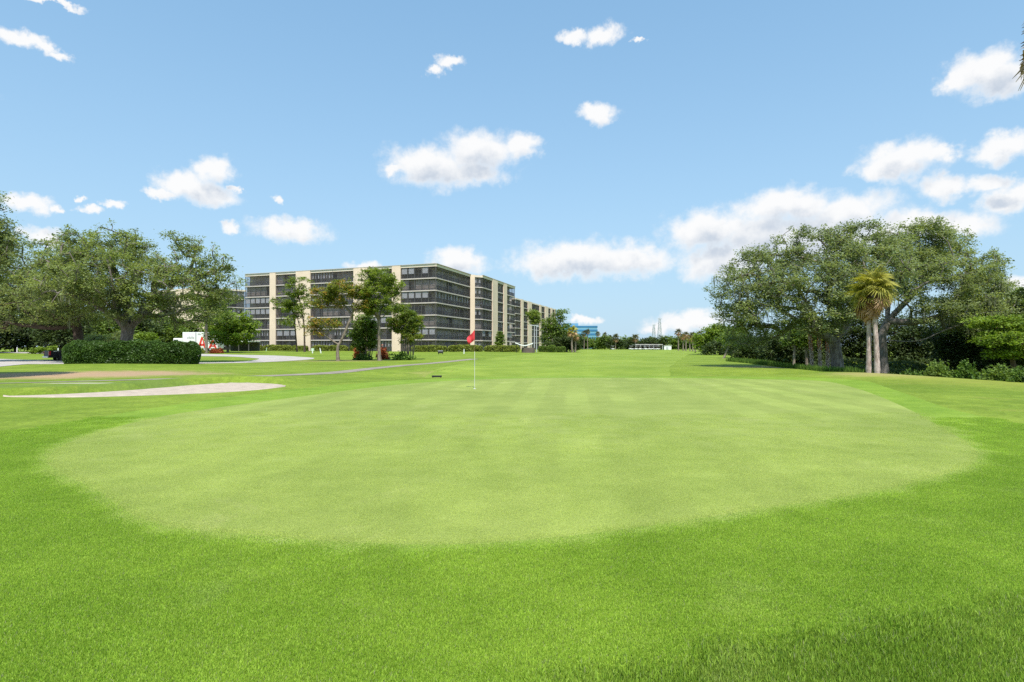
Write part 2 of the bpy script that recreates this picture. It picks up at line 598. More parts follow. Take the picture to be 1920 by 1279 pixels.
farc = smooth_open([gp(5, 742.6), gp(110, 739.5), gp(230, 733.0), gp(310, 726.5), gp(380, 720.5), (gp(450, 717.2)), gp(512, 719.5), gp(537, 724.8)], 10)
tt = np.linspace(0, 1, 60)
nearc, farc = [np.c_[np.interp(tt, np.linspace(0, 1, len(c)), c[:, 0]), np.interp(tt, np.linspace(0, 1, len(c)), c[:, 1])] for c in (nearc, farc)]
bunker_poly = np.concatenate([nearc[::2], farc[::-2]])
fairway_poly = smooth_closed([(-4.6, 31.5), (1, 32.2), (7.9, 32.0), (12.5, 46), (20.4, 71), (40, 130), (84, 250), (90, 300), (45, 305), (28, 240), (17, 155), (6, 110), (-1.5, 80), (-4.8, 50)], 6)


def hgt(x, y):
    x, y = np.asarray(x, float), np.asarray(y, float)
    h = 0.5 * sst(62, 118, y) * (1 - sst(-8, 30, x)) + 0.0 * x
    crest = 20.6 + 0.9 * np.sin(y * 0.13)
    h -= 1.35 * sst(0.0, 5.0, x - crest) * (1 - sst(46, 62, y))
    h += 0.10 * np.exp(-((x - 19) / 3.5) ** 2) * (1 - sst(34, 44, y)) * sst(10, 20, y)
    h -= 0.26 * np.exp(-((y - 35.0 - 0.12 * x) / 3.4) ** 2) * sst(-13, -2, x) * (1 - sst(14, 24, x))
    h += 0.05 * np.exp(-(((x - 3) / 9) ** 2 + ((y - 24) / 5) ** 2))
    h += 0.035 * np.sin(x * 0.31 + 0.7) * np.sin(y * 0.23 + 1.1) * sst(9, 16, np.hypot(x, y))
    h += 0.12 * np.sin(x * 0.045 + 2) * np.sin(y * 0.04) * sst(45, 90, y) * (1 - sst(115, 150, y) * 0.6)
    # berm in front of the clipped hedge
    h += 0.16 * np.exp(-(((x + 34) / 9) ** 2 + ((y - 47.5) / 2.6) ** 2))
    # grassy far lip of the bunker
    near = (x > -22) & (x < -5) & (y > 14) & (y < 34)
    if np.any(near):
        s = np.full(x.shape, -50.0)
        s[near] = poly_sd(bunker_poly, x[near], y[near])
        yc = np.where(x < -11, 18.7 + (x + 15) * 0.62, 21.2 + (x + 11) * 0.5)
        far = sst(-0.2, 0.8, y - yc)
        h += 0.24 * sst(0.0, 0.3, -s) * (1 - sst(0.6, 4.5, -s)) * far * (1 - sst(-10.0, -8.6, x))
    return h


def H(x, y):
    return float(hgt(np.array([x]), np.array([y]))[0])


def grow(start, end, step, g=1.12):
    out, s, v = [], step, start
    while abs(v - start) < abs(end - start):
        v += math.copysign(s, end - start)
        s *= g
        out.append(v)
    return out


gx = np.array(sorted(grow(-21, -1800, 0.3) + list(np.arange(-21, 27.01, 0.24)) + grow(27, 1800, 0.3)))
gy = np.array(sorted(grow(0, -150, 0.4, 1.2) + list(np.arange(0, 40.01, 0.24)) + grow(40, 3500, 0.3, 1.06)))
XX, YY = np.meshgrid(gx, gy)
ZZ = hgt(XX.ravel(), YY.ravel())
nx, ny = len(gx), len(gy)
I = (np.arange(ny - 1)[:, None] * nx + np.arange(nx - 1)[None, :]).ravel()
ground_me = mesh_arrays('ground', np.stack([XX.ravel(), YY.ravel(), ZZ], 1), np.stack([I, I + 1, I + nx + 1, I + nx], 1), True)

SAND, SOIL = (0.45, 0.40, 0.33), (0.42, 0.265, 0.165)
rough_spots = [(*gp(175, 702), 5.2, 4.4, SOIL, 0.5, 0.85), (*gp(60, 701), 3.0, 2.2, SOIL, 0.5, 0.6), (*gp(270, 702), 4.0, 1.8, (0.36, 0.25, 0.15), 0.5, 0.7), (-17.8, 24.6, 2.0, 0.28, SAND, 0.4, 0.8),
               (*gp(890, 697), 3.4, 2.2, (0.33, 0.29, 0.10), 0.5, 0.75), (19.4, 30.6, 2.2, 3.0, (0.36, 0.29, 0.12), 0.6, 0.7), (20.8, 45, 5.0, 2.2, (0.33, 0.26, 0.12), 0.5, 0.75),
               (*gp(640, 677), 4.5, 5.0, (0.28, 0.24, 0.09), 0.5, 0.6), (20.0, 24.5, 3.0, 6.0, (0.27, 0.27, 0.05), 0.7, 0.5), (*gp(100, 728), 5, 2.0, (0.10, 0.15, 0.045), 0.6, 0.5)]
M['rough'] = turf('rough', (0.122, 0.184, 0.017), (0.205, 0.272, 0.032), (0.275, 0.265, 0.055), 0.55, 0.16, 1.1, 26, 0.30, None, 0.6, 0.03, rough_spots)
apron_spots = [(*gp(505, 1017), 0.14, 0.08, (0.42, 0.46, 0.26), 0.6, 0.6), (*gp(180, 1138), 0.16, 0.06, (0.42, 0.46, 0.26), 0.6, 0.55), (*gp(1230, 998), 0.14, 0.08, (0.42, 0.46, 0.26), 0.6, 0.6)]
M['apron'] = turf('apron', (0.140, 0.228, 0.022), (0.205, 0.300, 0.034), (0.26, 0.31, 0.085), 0.45, 0.45, 1.6, 95, 0.26, None, 0.5, 0.01, apron_spots)
M['green'] = turf('green', (0.205, 0.256, 0.056), (0.262, 0.312, 0.074), (0.36, 0.37, 0.14), 0.45, 0.30, 1.3, 120, 0.20, (1.35, 0.13, 0.99, -0.10), 0.25, 0.004)
M['fairway'] = turf('fairway', (0.155, 0.228, 0.024), (0.240, 0.310, 0.044), (0.30, 0.32, 0.08), 0.5, 0.09, 0.45, 30, 0.14, (9.0, 0.10, 0.95, -0.28), 0.3, 0.02)
M['sand'] = plain('sand', (0.44, 0.36, 0.285), 0.95, 0.1, 0.14, 3, 0.5, 45)
M['cart_path'] = plain('cart_path', (0.26, 0.225, 0.18), 0.9, 0.2, 0.2, 0.9, 0.3, 40)
M['concrete'] = plain('concrete', (0.42, 0.38, 0.345), 0.85, 0.2, 0.14, 0.6, 0.2, 30)
g_o = link('ground', ground_me, M['rough'])
tag(g_o, 'rough mown grass lawn stretching to the trees', 'lawn', kind='structure')


def fan_sheet(name, poly, zoff, mat, rings=26, label=None, cat=None, centre=None, edge=-0.004):
    P = np.array(poly)
    c = P.mean(0) if centre is None else np.array(centre)
    n = len(P)
    V = [np.array([[*c, 0]])]
    for k in range(1, rings + 1):
        Q = c + (P - c) * (k / rings)
        V.append(np.c_[Q, np.zeros(n)])
    V = np.concatenate(V)
    V[:, 2] = hgt(V[:, 0], V[:, 1]) + zoff
    V[-n:, 2] += edge - zoff          # the rim sinks into the surface below
    fs = []
    for k in range(1, rings):
        a = 1 + (k - 1) * n + np.arange(n)
        b = 1 + (k - 1) * n + (np.arange(n) + 1) % n
        fs.append(np.stack([a, a + n, b + n, b], 1))
    me = bpy.data.meshes.new(name)
    faces = [tuple(f) for f in np.concatenate(fs).tolist()] + [(0, 1 + i, 1 + (i + 1) % n) for i in range(n)]
    me.from_pydata(V.tolist(), [], faces)
    bm = bmesh.new()
    bm.from_mesh(me)
    bmesh.ops.recalc_face_normals(bm, faces=bm.faces)
    if sum(f.normal.z for f in bm.faces) < 0:
        bmesh.ops.reverse_faces(bm, faces=bm.faces)
    bm.to_mesh(me)
    bm.free()
    me.polygons.foreach_set('use_smooth', np.ones(len(me.polygons), bool))
    return tag(link(name, me, mat), label, cat, kind='structure')


def strip_sheet(name, pts, width, zoff, mat, label, cat, sub=10, thick=0.0):
    P = smooth_open([p[:2] for p in pts], sub)
    W = np.interp(np.linspace(0, 1, len(P)), np.linspace(0, 1, len(pts)), [p[2] if len(p) > 2 else width for p in pts])
    T = np.gradient(P, axis=0)
    T /= np.linalg.norm(T, axis=1, keepdims=True)
    N = np.c_[-T[:, 1], T[:, 0]]
    m = 5
    V = []
    for j in range(m):
        Q = P + N * (W / 2 * (1 - 2 * j / (m - 1)))[:, None]
        V.append(np.c_[Q, hgt(Q[:, 0], Q[:, 1]) + zoff])
    V = np.stack(V, 1).reshape(-1, 3)
    n = len(P)
    i = (np.arange(n - 1)[:, None] * m + np.arange(m - 1)[None, :]).ravel()
    me = mesh_arrays(name, V, np.stack([i, i + 1, i + m + 1, i + m], 1), True)
    me.flip_normals() if me.polygons[0].normal.z < 0 else None
    return tag(link(name, me, mat), label, cat, kind='structure')


fan_sheet('fairway', fairway_poly, 0.016, M['fairway'], 60, 'long pale mown fairway running away behind the putting green', 'fairway', (10, 90))
fan_sheet('green_apron', apron_poly, 0.006, M['apron'], 40, 'bright short mown collar around the putting green', 'apron', (2, 12))
fan_sheet('putting_green', green_poly, 0.011, M['green'], 44, 'smooth pale putting green with faint mowing stripes', 'putting green', (1, 14), 0.003)
rag = RNG.normal(0, 0.018, (60, 2))
BV = []
for q in range(9):
    w = q / 8
    Q = nearc * (1 - w) + (farc + rag) * w
    BV.append(np.c_[Q, hgt(Q[:, 0], Q[:, 1]) + (0.03 if 0 < q < 8 else -0.01)])
BV = np.stack(BV, 1).reshape(-1, 3)
bi = (np.arange(59)[:, None] * 9 + np.arange(8)[None, :]).ravel()
bme = mesh_arrays('bunker', BV, np.stack([bi, bi + 9, bi + 10, bi + 1], 1), True)
tag(link('bunker', bme, M['sand']), 'shallow crescent sand bunker with grassy lip', 'bunker', kind='structure')
strip_sheet('cart_path', [(-24, 23.4, 0.2), (-17.5, 26.6, 0.7), (-13.9, 29.6, 1.15), (-12.0, 32.4, 1.2), (-10.5, 36.3, 1.3), (-9.3, 44, 1.4), (-7.6, 55, 1.4), (-4.5, 70, 1.3)], 1.3, 0.012, M['cart_path'], 'worn brown cart path crossing the lawn', 'path')
strip_sheet('driveway', [(-80, 36, 14), (-62, 44, 14), (-51, 49.5, 13), (-43, 53.5, 9), (-35, 56.2, 5), (-29.5, 56.0, 4), (-26.2, 60, 4), (-26.6, 69, 6), (-31, 78, 7), (-40, 86, 7), (-60, 95, 7), (-90, 104, 7)], 6.5, 0.02, M['concrete'], 'pale concrete driveway curving round behind the clipped hedge', 'road')

strip_sheet('driveway', [(-44, 36.5, 14), (-47.5, 42, 19), (-50.5, 48, 20), (-56, 57, 20), (-70, 66, 16), (-100, 74, 10)], 20, 0.026, M['concrete'], 'wide pale concrete forecourt meeting the driveway left of the hedge', 'road')

# ------------------------------------------------------------------ turf blades near the camera
def blade_mat(name, dark, light, dry, dryness, big, mid, var):
    m, nt, out = new_mat(name)
    col, _, _ = turf_color(nt, dark, light, dry, dryness, big, mid)
    a = nn(nt, 'ShaderNodeAttribute', attribute_name='tint')
    hs = nn(nt, 'ShaderNodeHueSaturation')
    ln(nt, col, hs.inputs['Color'])
    ln(nt, mathn(nt, 'ADD', 1.0 - var / 2, mathn(nt, 'MULTIPLY', a.outputs['Fac'], var)), hs.inputs['Value'])
    col = mixc(nt, ramp(nt, a.outputs['Fac'], 0.9, 1.0), hs.outputs[0], (0.36, 0.38, 0.17))
    b = nn(nt, 'ShaderNodeBsdfPrincipled')
    b.inputs['Roughness'].default_value = 0.55
    b.inputs['Specular IOR Level'].default_value = 0.25
    ln(nt, col, b.inputs['Base Color'])
    t = nn(nt, 'ShaderNodeBsdfTranslucent')
    ln(nt, col, t.inputs[0])
    mx = nn(nt, 'ShaderNodeMixShader')
    mx.inputs[0].default_value = 0.5
    ln(nt, b.outputs[0], mx.inputs[1])
    ln(nt, t.outputs[0], mx.inputs[2])
    ln(nt, mx.outputs[0], out.inputs['Surface'])
    return m


def blade_patch(name, n, size, height, width, lean, seed):
    r = np.random.default_rng(seed)
    base = np.c_[np.clip(r.normal(0, size * 0.36, (n, 2)), -size, size), np.full(n, -0.002)]
    az = r.uniform(0, 2 * np.pi, n)
    ln_ = np.abs(r.normal(0, lean, n))
    L = height * r.uniform(0.55, 1.25, n)
    d = np.c_[np.cos(az) * np.sin(ln_), np.sin(az) * np.sin(ln_), np.cos(ln_)]
    fa = r.uniform(0, 2 * np.pi, n)
    side = np.c_[np.cos(fa), np.sin(fa), np.zeros(n)] * (width * r.uniform(0.7, 1.3, n) / 2)[:, None]
    mid = base + d * (L * 0.55)[:, None]
    d2 = d.copy()
    d2[:, 2] *= 0.55
    d2 /= np.linalg.norm(d2, axis=1, keepdims=True)
    tip = mid + d2 * (L * 0.55)[:, None]
    V = np.stack([base - side, base + side, mid + side * 0.8, mid - side * 0.8, tip], 1).reshape(-1, 3)
    i = np.arange(n) * 5
    quads = np.stack([i, i + 1, i + 2, i + 3], 1)
    tris = np.stack([i + 3, i + 2, i + 4, i + 4], 1)
    me = bpy.data.meshes.new(name)
    me.from_pydata(V.tolist(), [], quads.tolist() + tris[:, :3].tolist())
    a = me.attributes.new('tint', 'FLOAT', 'POINT')
    a.data.foreach_set('value', np.repeat(r.uniform(0, 1, n), 5).astype(np.float32))
    return me


def grass_field(name, pts, patch_me, mat, label, seed):
    src = link(name, patch_me, mat, loc=tuple(pts[0]))
    tag(src, label, 'grass', kind='stuff')
    me = bpy.data.meshes.new(name + '_points')
    pts = pts[1:]
    me.vertices.add(len(pts))
    me.vertices.foreach_set('co', np.ascontiguousarray(pts, np.float32).ravel())
    o = link(name, me)
    tag(o, label, 'grass', kind='stuff')
    ng = bpy.data.node_groups.new(name, 'GeometryNodeTree')
    ng.interface.new_socket('Geometry', in_out='INPUT', socket_type='NodeSocketGeometry')
    ng.interface.new_socket('Geometry', in_out='OUTPUT', socket_type='NodeSocketGeometry')
    gi, go = ng.nodes.new('NodeGroupInput'), ng.nodes.new('NodeGroupOutput')
    oi = ng.nodes.new('GeometryNodeObjectInfo')
    oi.inputs['Object'].default_value = src
    oi.inputs['As Instance'].default_value = True
    iop = ng.nodes.new('GeometryNodeInstanceOnPoints')
    rv = ng.nodes.new('FunctionNodeRandomValue')
    rv.data_type = 'FLOAT_VECTOR'
    rv.inputs['Min'].default_value = (0, 0, 0)
    rv.inputs['Max'].default_value = (0, 0, 6.2832)
    rs = ng.nodes.new('FunctionNodeRandomValue')
    rs.data_type = 'FLOAT'
    rs.inputs[2].default_value = 0.85
    rs.inputs[3].default_value = 1.2
    ng.links.new(gi.outputs[0], iop.inputs['Points'])
    ng.links.new(oi.outputs['Geometry'], iop.inputs['Instance'])
    ng.links.new(rv.outputs[0], iop.inputs['Rotation'])
    ng.links.new(rs.outputs[1], iop.inputs['Scale'])
    ng.links.new(iop.outputs[0], go.inputs[0])
    md = o.modifiers.new('scatter', 'NODES')
    md.node_group = ng
    return o


def scatter_points(step, ymax, fade0, test, seed):
    r = np.random.default_rng(seed)
    xs = np.arange(-11, 11, step)
    ys = np.arange(1.7, ymax, step)
    x, y = [a.ravel() for a in np.meshgrid(xs, ys)]
    x = x + r.uniform(-0.4, 0.4, len(x)) * step
    y = y + r.uniform(-0.4, 0.4, len(y)) * step
    keep = (np.abs(x) < y * 0.92 + 0.7) & test(x, y)
    keep &= r.uniform(0, 1, len(x)) < 1 - 0.75 * sst(fade0, ymax, y)
    x, y = x[keep], y[keep]
    return np.c_[x, y, hgt(x, y) + 0.006]


M['apron_blade'] = blade_mat('apron_blade', (0.325, 0.490, 0.048), (0.440, 0.600, 0.074), (0.54, 0.62, 0.20), 0.35, 0.45, 1.6, 0.6)
M['rough_blade'] = blade_mat('rough_blade', (0.225, 0.360, 0.032), (0.350, 0.490, 0.062), (0.46, 0.52, 0.15), 0.35, 0.6, 2.2, 0.9)
pa = scatter_points(0.15, 12.5, 7.5, lambda x, y: (poly_sd(apron_poly, x, y) > 0.06) & (poly_sd(green_poly, x, y) < -0.13), 3)
grass_field('apron_grass', pa, blade_patch('apron_grass', 2200, 0.26, 0.017, 0.0042, 0.75, 5), M['apron_blade'], 'short dense mown grass blades of the collar before the green', 3)
M['green_blade'] = blade_mat('green_blade', (0.500, 0.590, 0.145), (0.610, 0.690, 0.190), (0.72, 0.74, 0.31), 0.45, 0.30, 1.3, 0.35)
pg = scatter_points(0.17, 13.5, 6.0, lambda x, y: poly_sd(green_poly, x, y) > -0.06, 5)
pg[:, 2] += 0.005
grass_field('green_grass', pg, blade_patch('green_grass', 1500, 0.30, 0.0075, 0.0034, 0.9, 7), M['green_blade'], 'very short fine grass blades of the putting green', 5)
pr = scatter_points(0.16, 9.5, 6.5, lambda x, y: poly_sd(apron_poly, x, y) < 0.02, 4)
grass_field('rough_grass', pr, blade_patch('rough_grass', 1500, 0.28, 0.036, 0.0055, 0.6, 6), M['rough_blade'], 'longer darker rough grass blades edging the mown collar', 4)


# ------------------------------------------------------------------ trees
def leaf_cards(C, L, Wd, r, up=0.35, hang=False):
    n = len(C)
    nrm = r.normal(0, 1, (n, 3))
    nrm[:, 2] = np.abs(nrm[:, 2]) * (1 + up) + up
    nrm /= np.linalg.norm(nrm, axis=1, keepdims=True)
    a = r.normal(0, 1, (n, 3))
    if hang:
        a = np.tile([0, 0, -1.0], (n, 1)) + r.normal(0, 0.12, (n, 3))
        nrm = np.c_[r.normal(0, 1, (n, 2)), np.zeros(n)]
    a -= nrm * (a * nrm).sum(1, keepdims=True) / ((nrm * nrm).sum(1, keepdims=True) + 1e-9)
    a /= np.linalg.norm(a, axis=1, keepdims=True) + 1e-9
    b = np.cross(nrm, a)
    b /= np.linalg.norm(b, axis=1, keepdims=True) + 1e-9
    s = r.uniform(0.65, 1.35, n)[:, None]
    a, b = a * L * s / 2, b * Wd * s / 2
    V = np.stack([C - a, C + b - a * 0.1, C + a, C - b - a * 0.1], 1).reshape(-1, 3)
    return V, np.arange(4 * n).reshape(n, 4)


def crown_mesh(name, centres, rads, per, L, Wd, r, flat=0.6, up=0.35, tint_shift=None):
    k = len(centres)
    C = np.repeat(centres, per, 0)
    R = np.repeat(rads, per)
    # a few twig sprays per clump rather than one even puff
    sub = r.normal(0, 1, (k, 5, 3))
    sub /= np.linalg.norm(sub, axis=2, keepdims=True)
    which = r.integers(0, 5, k * per)
    off = sub[np.repeat(np.arange(k), per), which] * 0.62 + r.normal(0, 0.33, (k * per, 3))
    off[:, 2] *= flat
    P = C + off * R[:, None]
    V, Fq = leaf_cards(P, L, Wd, r, up)
    ct = r.uniform(0, 1, k)
    if tint_shift is not None:
        ct = np.clip(ct + tint_shift, 0, 1)
    t = np.clip(np.repeat(ct, per) * 0.55 + r.uniform(0, 1, k * per) * 0.45, 0, 1)
    return mesh_arrays(name, V, Fq, tint=np.repeat(t, 4))


def tree(name, label, D, trunk, limbs, blobs, n, per, L, leaf, bark='bark', group=None, seed=1, rad=0.7, flat=0.6, depth=0.8, spacing=0.55,
         rtip=0.014, cat='tree', up=0.6, moss=0, shell=0.35, Wd=None, fringe=0.0, far=False):
    """trunk: (px, py, radius) from base up; limbs: [(px, py, dY), ...]; blobs: (px, py, rx, ry[, dY]) crown lumps, all at distance D"""
    r = np.random.default_rng(seed)
    bx = wx(trunk[0][0], D)
    bz = H(bx, D)
    root = empty(name, (bx, D, bz), label, cat, group)
    org = np.array([bx, D, bz])
    tp = [np.array([wx(p[0], D), D, wz(p[1], D)]) for p in trunk]
    tp[0][2] = bz - 0.15
    tr = [p[2] for p in trunk]
    tpts = smooth_open(tp, 6)
    trad = np.interp(np.linspace(0, 1, len(tpts)), np.linspace(0, 1, len(tr)), tr)
    nodes = [p for p in tpts]
    parent = [-1] + list(range(len(tpts) - 1))
    fixed = list(trad)
    load = [0.0] * len(nodes)
    half = max(0, int(len(tpts) * 0.5))

    def add_chain(start, pts):
        cur = start
        for p in pts:
            nodes.append(p)
            parent.append(cur)
            fixed.append(None)
            load.append(0.0)
            cur = len(nodes) - 1
        return cur
    for lb in limbs:
        pts = [np.array([wx(p[0], D), D + (p[2] if len(p) > 2 else 0), wz(p[1], D)]) for p in lb]
        A = np.array(nodes[:len(tpts)])
        d = np.linalg.norm(A - pts[0], axis=1)
        d[:half] += 1e3
        s = int(np.argmin(d))
        ch = smooth_open([nodes[s]] + pts, 5)[1:]
        e = add_chain(s, ch)
        load[e] += 3
    # clump centres in the crown lumps
    vol = np.array([b[2] * b[3] * (b[2] + b[3]) for b in blobs]) ** 0.75
    want = np.maximum(3, n * vol / vol.sum()).astype(int)
    cs = []
    for b, w in zip(blobs, want):
        rx, rz = b[2] / F * D, b[3] / F * D
        c = np.array([wx(b[0], D), D + (b[4] if len(b) > 4 else 0), wz(b[1], D)])
        u = r.normal(0, 1, (w * 3, 3))
        u /= np.linalg.norm(u, axis=1, keepdims=True)
        q = c + u * (r.uniform(shell ** 3, 1, (w * 3, 1)) ** (1 / 3)) * np.array([rx, rx * depth, rz])
        got = 0
        for p in q:
            if got >= w:
                break
            if cs and min(((x[0] - p[0]) ** 2 + (x[1] - p[1]) ** 2 + (x[2] - p[2]) ** 2) for x in cs[-60:]) < (spacing * rad) ** 2:
                continue
            if p[2] < bz + 0.25 * rad:
                continue
            cs.append(p)
            got += 1
    nf0 = len(cs)
    if fringe:
        fr = []
        for b, w in zip(blobs, want):
            rx, rz = b[2] / F * D, b[3] / F * D
            c = np.array([wx(b[0], D), D + (b[4] if len(b) > 4 else 0), wz(b[1], D)])
            m_ = max(2, int(w * fringe))
            u = r.normal(0, 1, (m_, 3))
            u[:, 2] = np.abs(u[:, 2]) * 0.9 - 0.15
            u /= np.linalg.norm(u, axis=1, keepdims=True)
            fr += list(c + u * r.uniform(1.0, 1.2, (m_, 1)) * np.array([rx, rx * depth, rz]))
        cs = list(cs) + fr
    cs = np.array(cs)
    top = tpts[-1]
    order = np.argsort(np.linalg.norm(cs - top, axis=1))
    tips = []
    for idx in order:
        c = cs[idx]
        A = np.array(nodes)
        d = np.linalg.norm(A - c, axis=1) + 0.35 * np.maximum(0, A[:, 2] - c[2])
        d[:half] += 50
        s = int(np.argmin(d))
        p0 = A[s]
        m = max(2, int(np.linalg.norm(c - p0) / 0.9))
        t = (np.arange(1, m + 1) / m)[:, None]
        mid = (p0 + c) / 2 + r.normal(0, 0.12, 3) * np.linalg.norm(c - p0) + np.array([0, 0, 0.10 * np.linalg.norm(c[:2] - p0[:2])])
        ch = (1 - t) ** 2 * p0 + 2 * t * (1 - t) * mid + t * t * c
        e = add_chain(s, list(ch))
        load[e] += 1
        tips.append(e)
    load = np.array(load)
    for i in range(len(nodes) - 1, 0, -1):
        load[parent[i]] += load[i]
    R = np.zeros(len(nodes))
    k0 = len(tpts)
    R[:k0] = trad
    lim = trad[-1] * 0.85
    scale = lim / max(1.0, load[k0:].max()) ** 0.5 if len(nodes) > k0 else 1
    R[k0:] = np.maximum(rtip, scale * np.sqrt(np.maximum(load[k0:], 0.2)))
    N = np.array(nodes) - org
    # chains: follow the heaviest child
    kids = {}
    for i, p in enumerate(parent):
        if p >= 0:
            kids.setdefault(p, []).append(i)
    chains, radii = [], []
    stack = [0]
    starts = [(0, None)]
    while starts:
        s, pp = starts.pop()
        ch = [] if pp is None else [pp]
        cur = s
        while True:
            ch.append(cur)
            ks = kids.get(cur, [])
            if not ks:
                break
            best = cur + 1 if (cur + 1 in ks and cur < k0 - 1) else max(ks, key=lambda q: load[q])
            for q in ks:
                if q != best:
                    starts.append((q, cur))
            cur = best
        if len(ch) >= 2:
            rr = R[ch].copy()
            if pp is not None:
                rr[0] = min(rr[0], rr[1] * 1.5)
            chains.append(N[ch])
            radii.append(rr)
    big = [i for i in range(len(chains)) if radii[i].max() > 0.06 and not far]
    V1, F1 = tube_arrays([chains[0]], [radii[0]], 12 if not far else 6)
    if not far:      # root flare and a lumpy trunk
        z = V1[:, 2]
        fl = 1 + 0.55 * np.exp(-np.maximum(z, 0) / (trad[0] * 1.3)) * (0.75 + 0.25 * np.sin(5 * np.arctan2(V1[:, 1], V1[:, 0] + 1e-6)))
        base_m = z < trad[0] * 6
        V1[base_m, :2] = V1[base_m, :2] * (0.35 + 0.65 * fl[base_m, None])
    rest = [i for i in range(1, len(chains))]
    Vs, Fs, b = [V1], [F1], len(V1)
    for sel, k in (([i for i in rest if i in big], 8), ([i for i in rest if i not in big], 4 if not far else 3)):
        if sel:
            v, f = tube_arrays([chains[i] for i in sel], [radii[i] for i in sel], k)
            Vs.append(v)
            Fs.append(f + b)
            b += len(v)
    link('trunk', mesh_arrays('trunk', np.concatenate(Vs), np.concatenate(Fs), True), M[bark], root)
    rads = rad * r.uniform(0.7, 1.25, len(cs))
    me = crown_mesh('crown', cs[:nf0] - org, rads[:nf0], per, L, Wd or L * 0.5, r, flat, up)
    if nf0 < len(cs):
        rads[nf0:] *= 0.6
        m2 = crown_mesh('spray', cs[nf0:] - org, rads[nf0:], max(12, per // 5), L, Wd or L * 0.5, r, 0.7, up)
        bmj = bmesh.new()
        bmj.from_mesh(me)
        bmj.from_mesh(m2)
        bmj.to_mesh(me)
        bmj.free()
        bpy.data.meshes.remove(m2)
    link('crown', me, M[leaf], root)
    if moss:
        sel = cs[r.integers(0, len(cs), moss)]
        sel = sel[sel[:, 2] < np.percentile(cs[:, 2], 65)]
        m = 16
        P = np.repeat(sel, m, 0) + r.normal(0, 1, (len(sel) * m, 3)) * np.array([0.18, 0.18, 0.22]) - np.array([0, 0, 0.45])
        V, Fq = leaf_cards(P - org, 0.75, 0.05, r, hang=True)
        mo = link('hanging_moss', mesh_arrays('hanging_moss', V, Fq, tint=np.repeat(r.uniform(0, 1, len(P)), 4)), M['moss'], root)
        mo['kind'] = 'stuff'
    return root


# --- the two spreading oaks on the right bank
tree('oak_tree', 'broad spreading live oak with a thick forked trunk beside the twin palms', 43.5,
     [(1573, 695, 0.46), (1569, 672, 0.40), (1566, 652, 0.38), (1564, 640, 0.42)],
     [[(1545, 630, -.3), (1508, 616, -.8), (1470, 598, -1.5), (1425, 575, -2)], [(1552, 615, .5), (1530, 575, 1), (1500, 520, 1.2), (1470, 490, 2)],
      [(1572, 612, -.5), (1585, 575, -1), (1600, 520, -1.5), (1590, 460, -1)], [(1590, 622, .4), (1612, 596, 1), (1640, 560, 1.5), (1665, 510, 2)],
      [(1586, 635, -1), (1600, 615, -2), (1620, 600, -3)], [(1530, 620, 1.5), (1490, 606, 3), (1440, 600, 4)]],
     [(1400, 545, 62, 50), (1455, 505, 80, 50, 1), (1440, 580, 85, 45, -1), (1540, 470, 85, 48, 1), (1600, 448, 70, 32), (1500, 560, 95, 65, -2.5), (1590, 530, 85, 65, -2), (1645, 500, 70, 60, 1),
      (1380, 590, 42, 34), (1530, 600, 55, 22, -1), (1690, 470, 40, 30, 1), (1420, 628, 55, 26, 1)],
     500, 165, 0.17, 'oak_leaf_grey', seed=21, rad=0.70, fringe=0.5, moss=60, shell=0.5, depth=0.55)
tree('oak_tree', 'live oak with bare pale lower limbs leaning over the dark thicket', 50,
     [(1658, 690, 0.40), (1655, 655, 0.34), (1655, 625, 0.32), (1665, 602, 0.33)],
     [[(1680, 585, 0), (1710, 555, 0), (1750, 520, .5), (1790, 490, 1)], [(1672, 575, .5), (1690, 520, 1), (1715, 470, 1)], [(1690, 640, -2), (1720, 622, -3), (1755, 604, -4)],
      [(1695, 605, -1.5), (1740, 590, -2.5), (1800, 560, -3)], [(1650, 590, 1), (1640, 540, 1.5)]],
     [(1720, 465, 66, 46), (1770, 450, 60, 36, 1), (1790, 500, 75, 45), (1845, 500, 34, 34), (1735, 540, 95, 55, -2), (1820, 550, 60, 32, -1), (1760, 590, 85, 36, -3), (1690, 510, 50, 50, 1), (1740, 432, 40, 18), (1830, 600, 60, 30, -2)],
     420, 160, 0.18, 'oak_leaf', seed=22, rad=0.78, fringe=0.5, moss=70, shell=0.5, depth=0.55)
# --- oaks on the left
tree('oak_tree', 'spreading live oak forking low behind the long clipped hedge', 57,
     [(236, 676, 0.62), (237, 650, 0.55), (238, 630, 0.52), (240, 618, 0.55)],
     [[(222, 600, 0), (205, 580, -1), (180, 560, -2), (150, 540, -2)], [(228, 590, 1), (215, 550, 1.5), (200, 500, 1), (195, 460, 1)], [(258, 598, 0), (285, 580, -.5), (320, 565, -1), (370, 555, -1), (415, 560, 0)],
      [(262, 590, 1), (300, 540, 1.5), (335, 500, 2), (345, 460, 2)], [(240, 590, -1.5), (245, 540, -2.5), (240, 490, -3)]],
     [(195, 462, 78, 36), (235, 470, 50, 34, 1), (150, 500, 70, 50), (240, 525, 95, 55, -2), (350, 460, 36, 16, 1), (325, 448, 24, 10), (370, 500, 56, 38), (405, 540, 42, 40), (330, 545, 75, 45, -2),
      (170, 560, 80, 42, -2), (290, 585, 60, 22, -2), (370, 590, 50, 22), (110, 530, 45, 45), (420, 560, 22, 20)],
     430, 165, 0.21, 'oak_leaf_brown', seed=31, rad=0.88, fringe=0.5, moss=110, shell=0.45, depth=0.7)
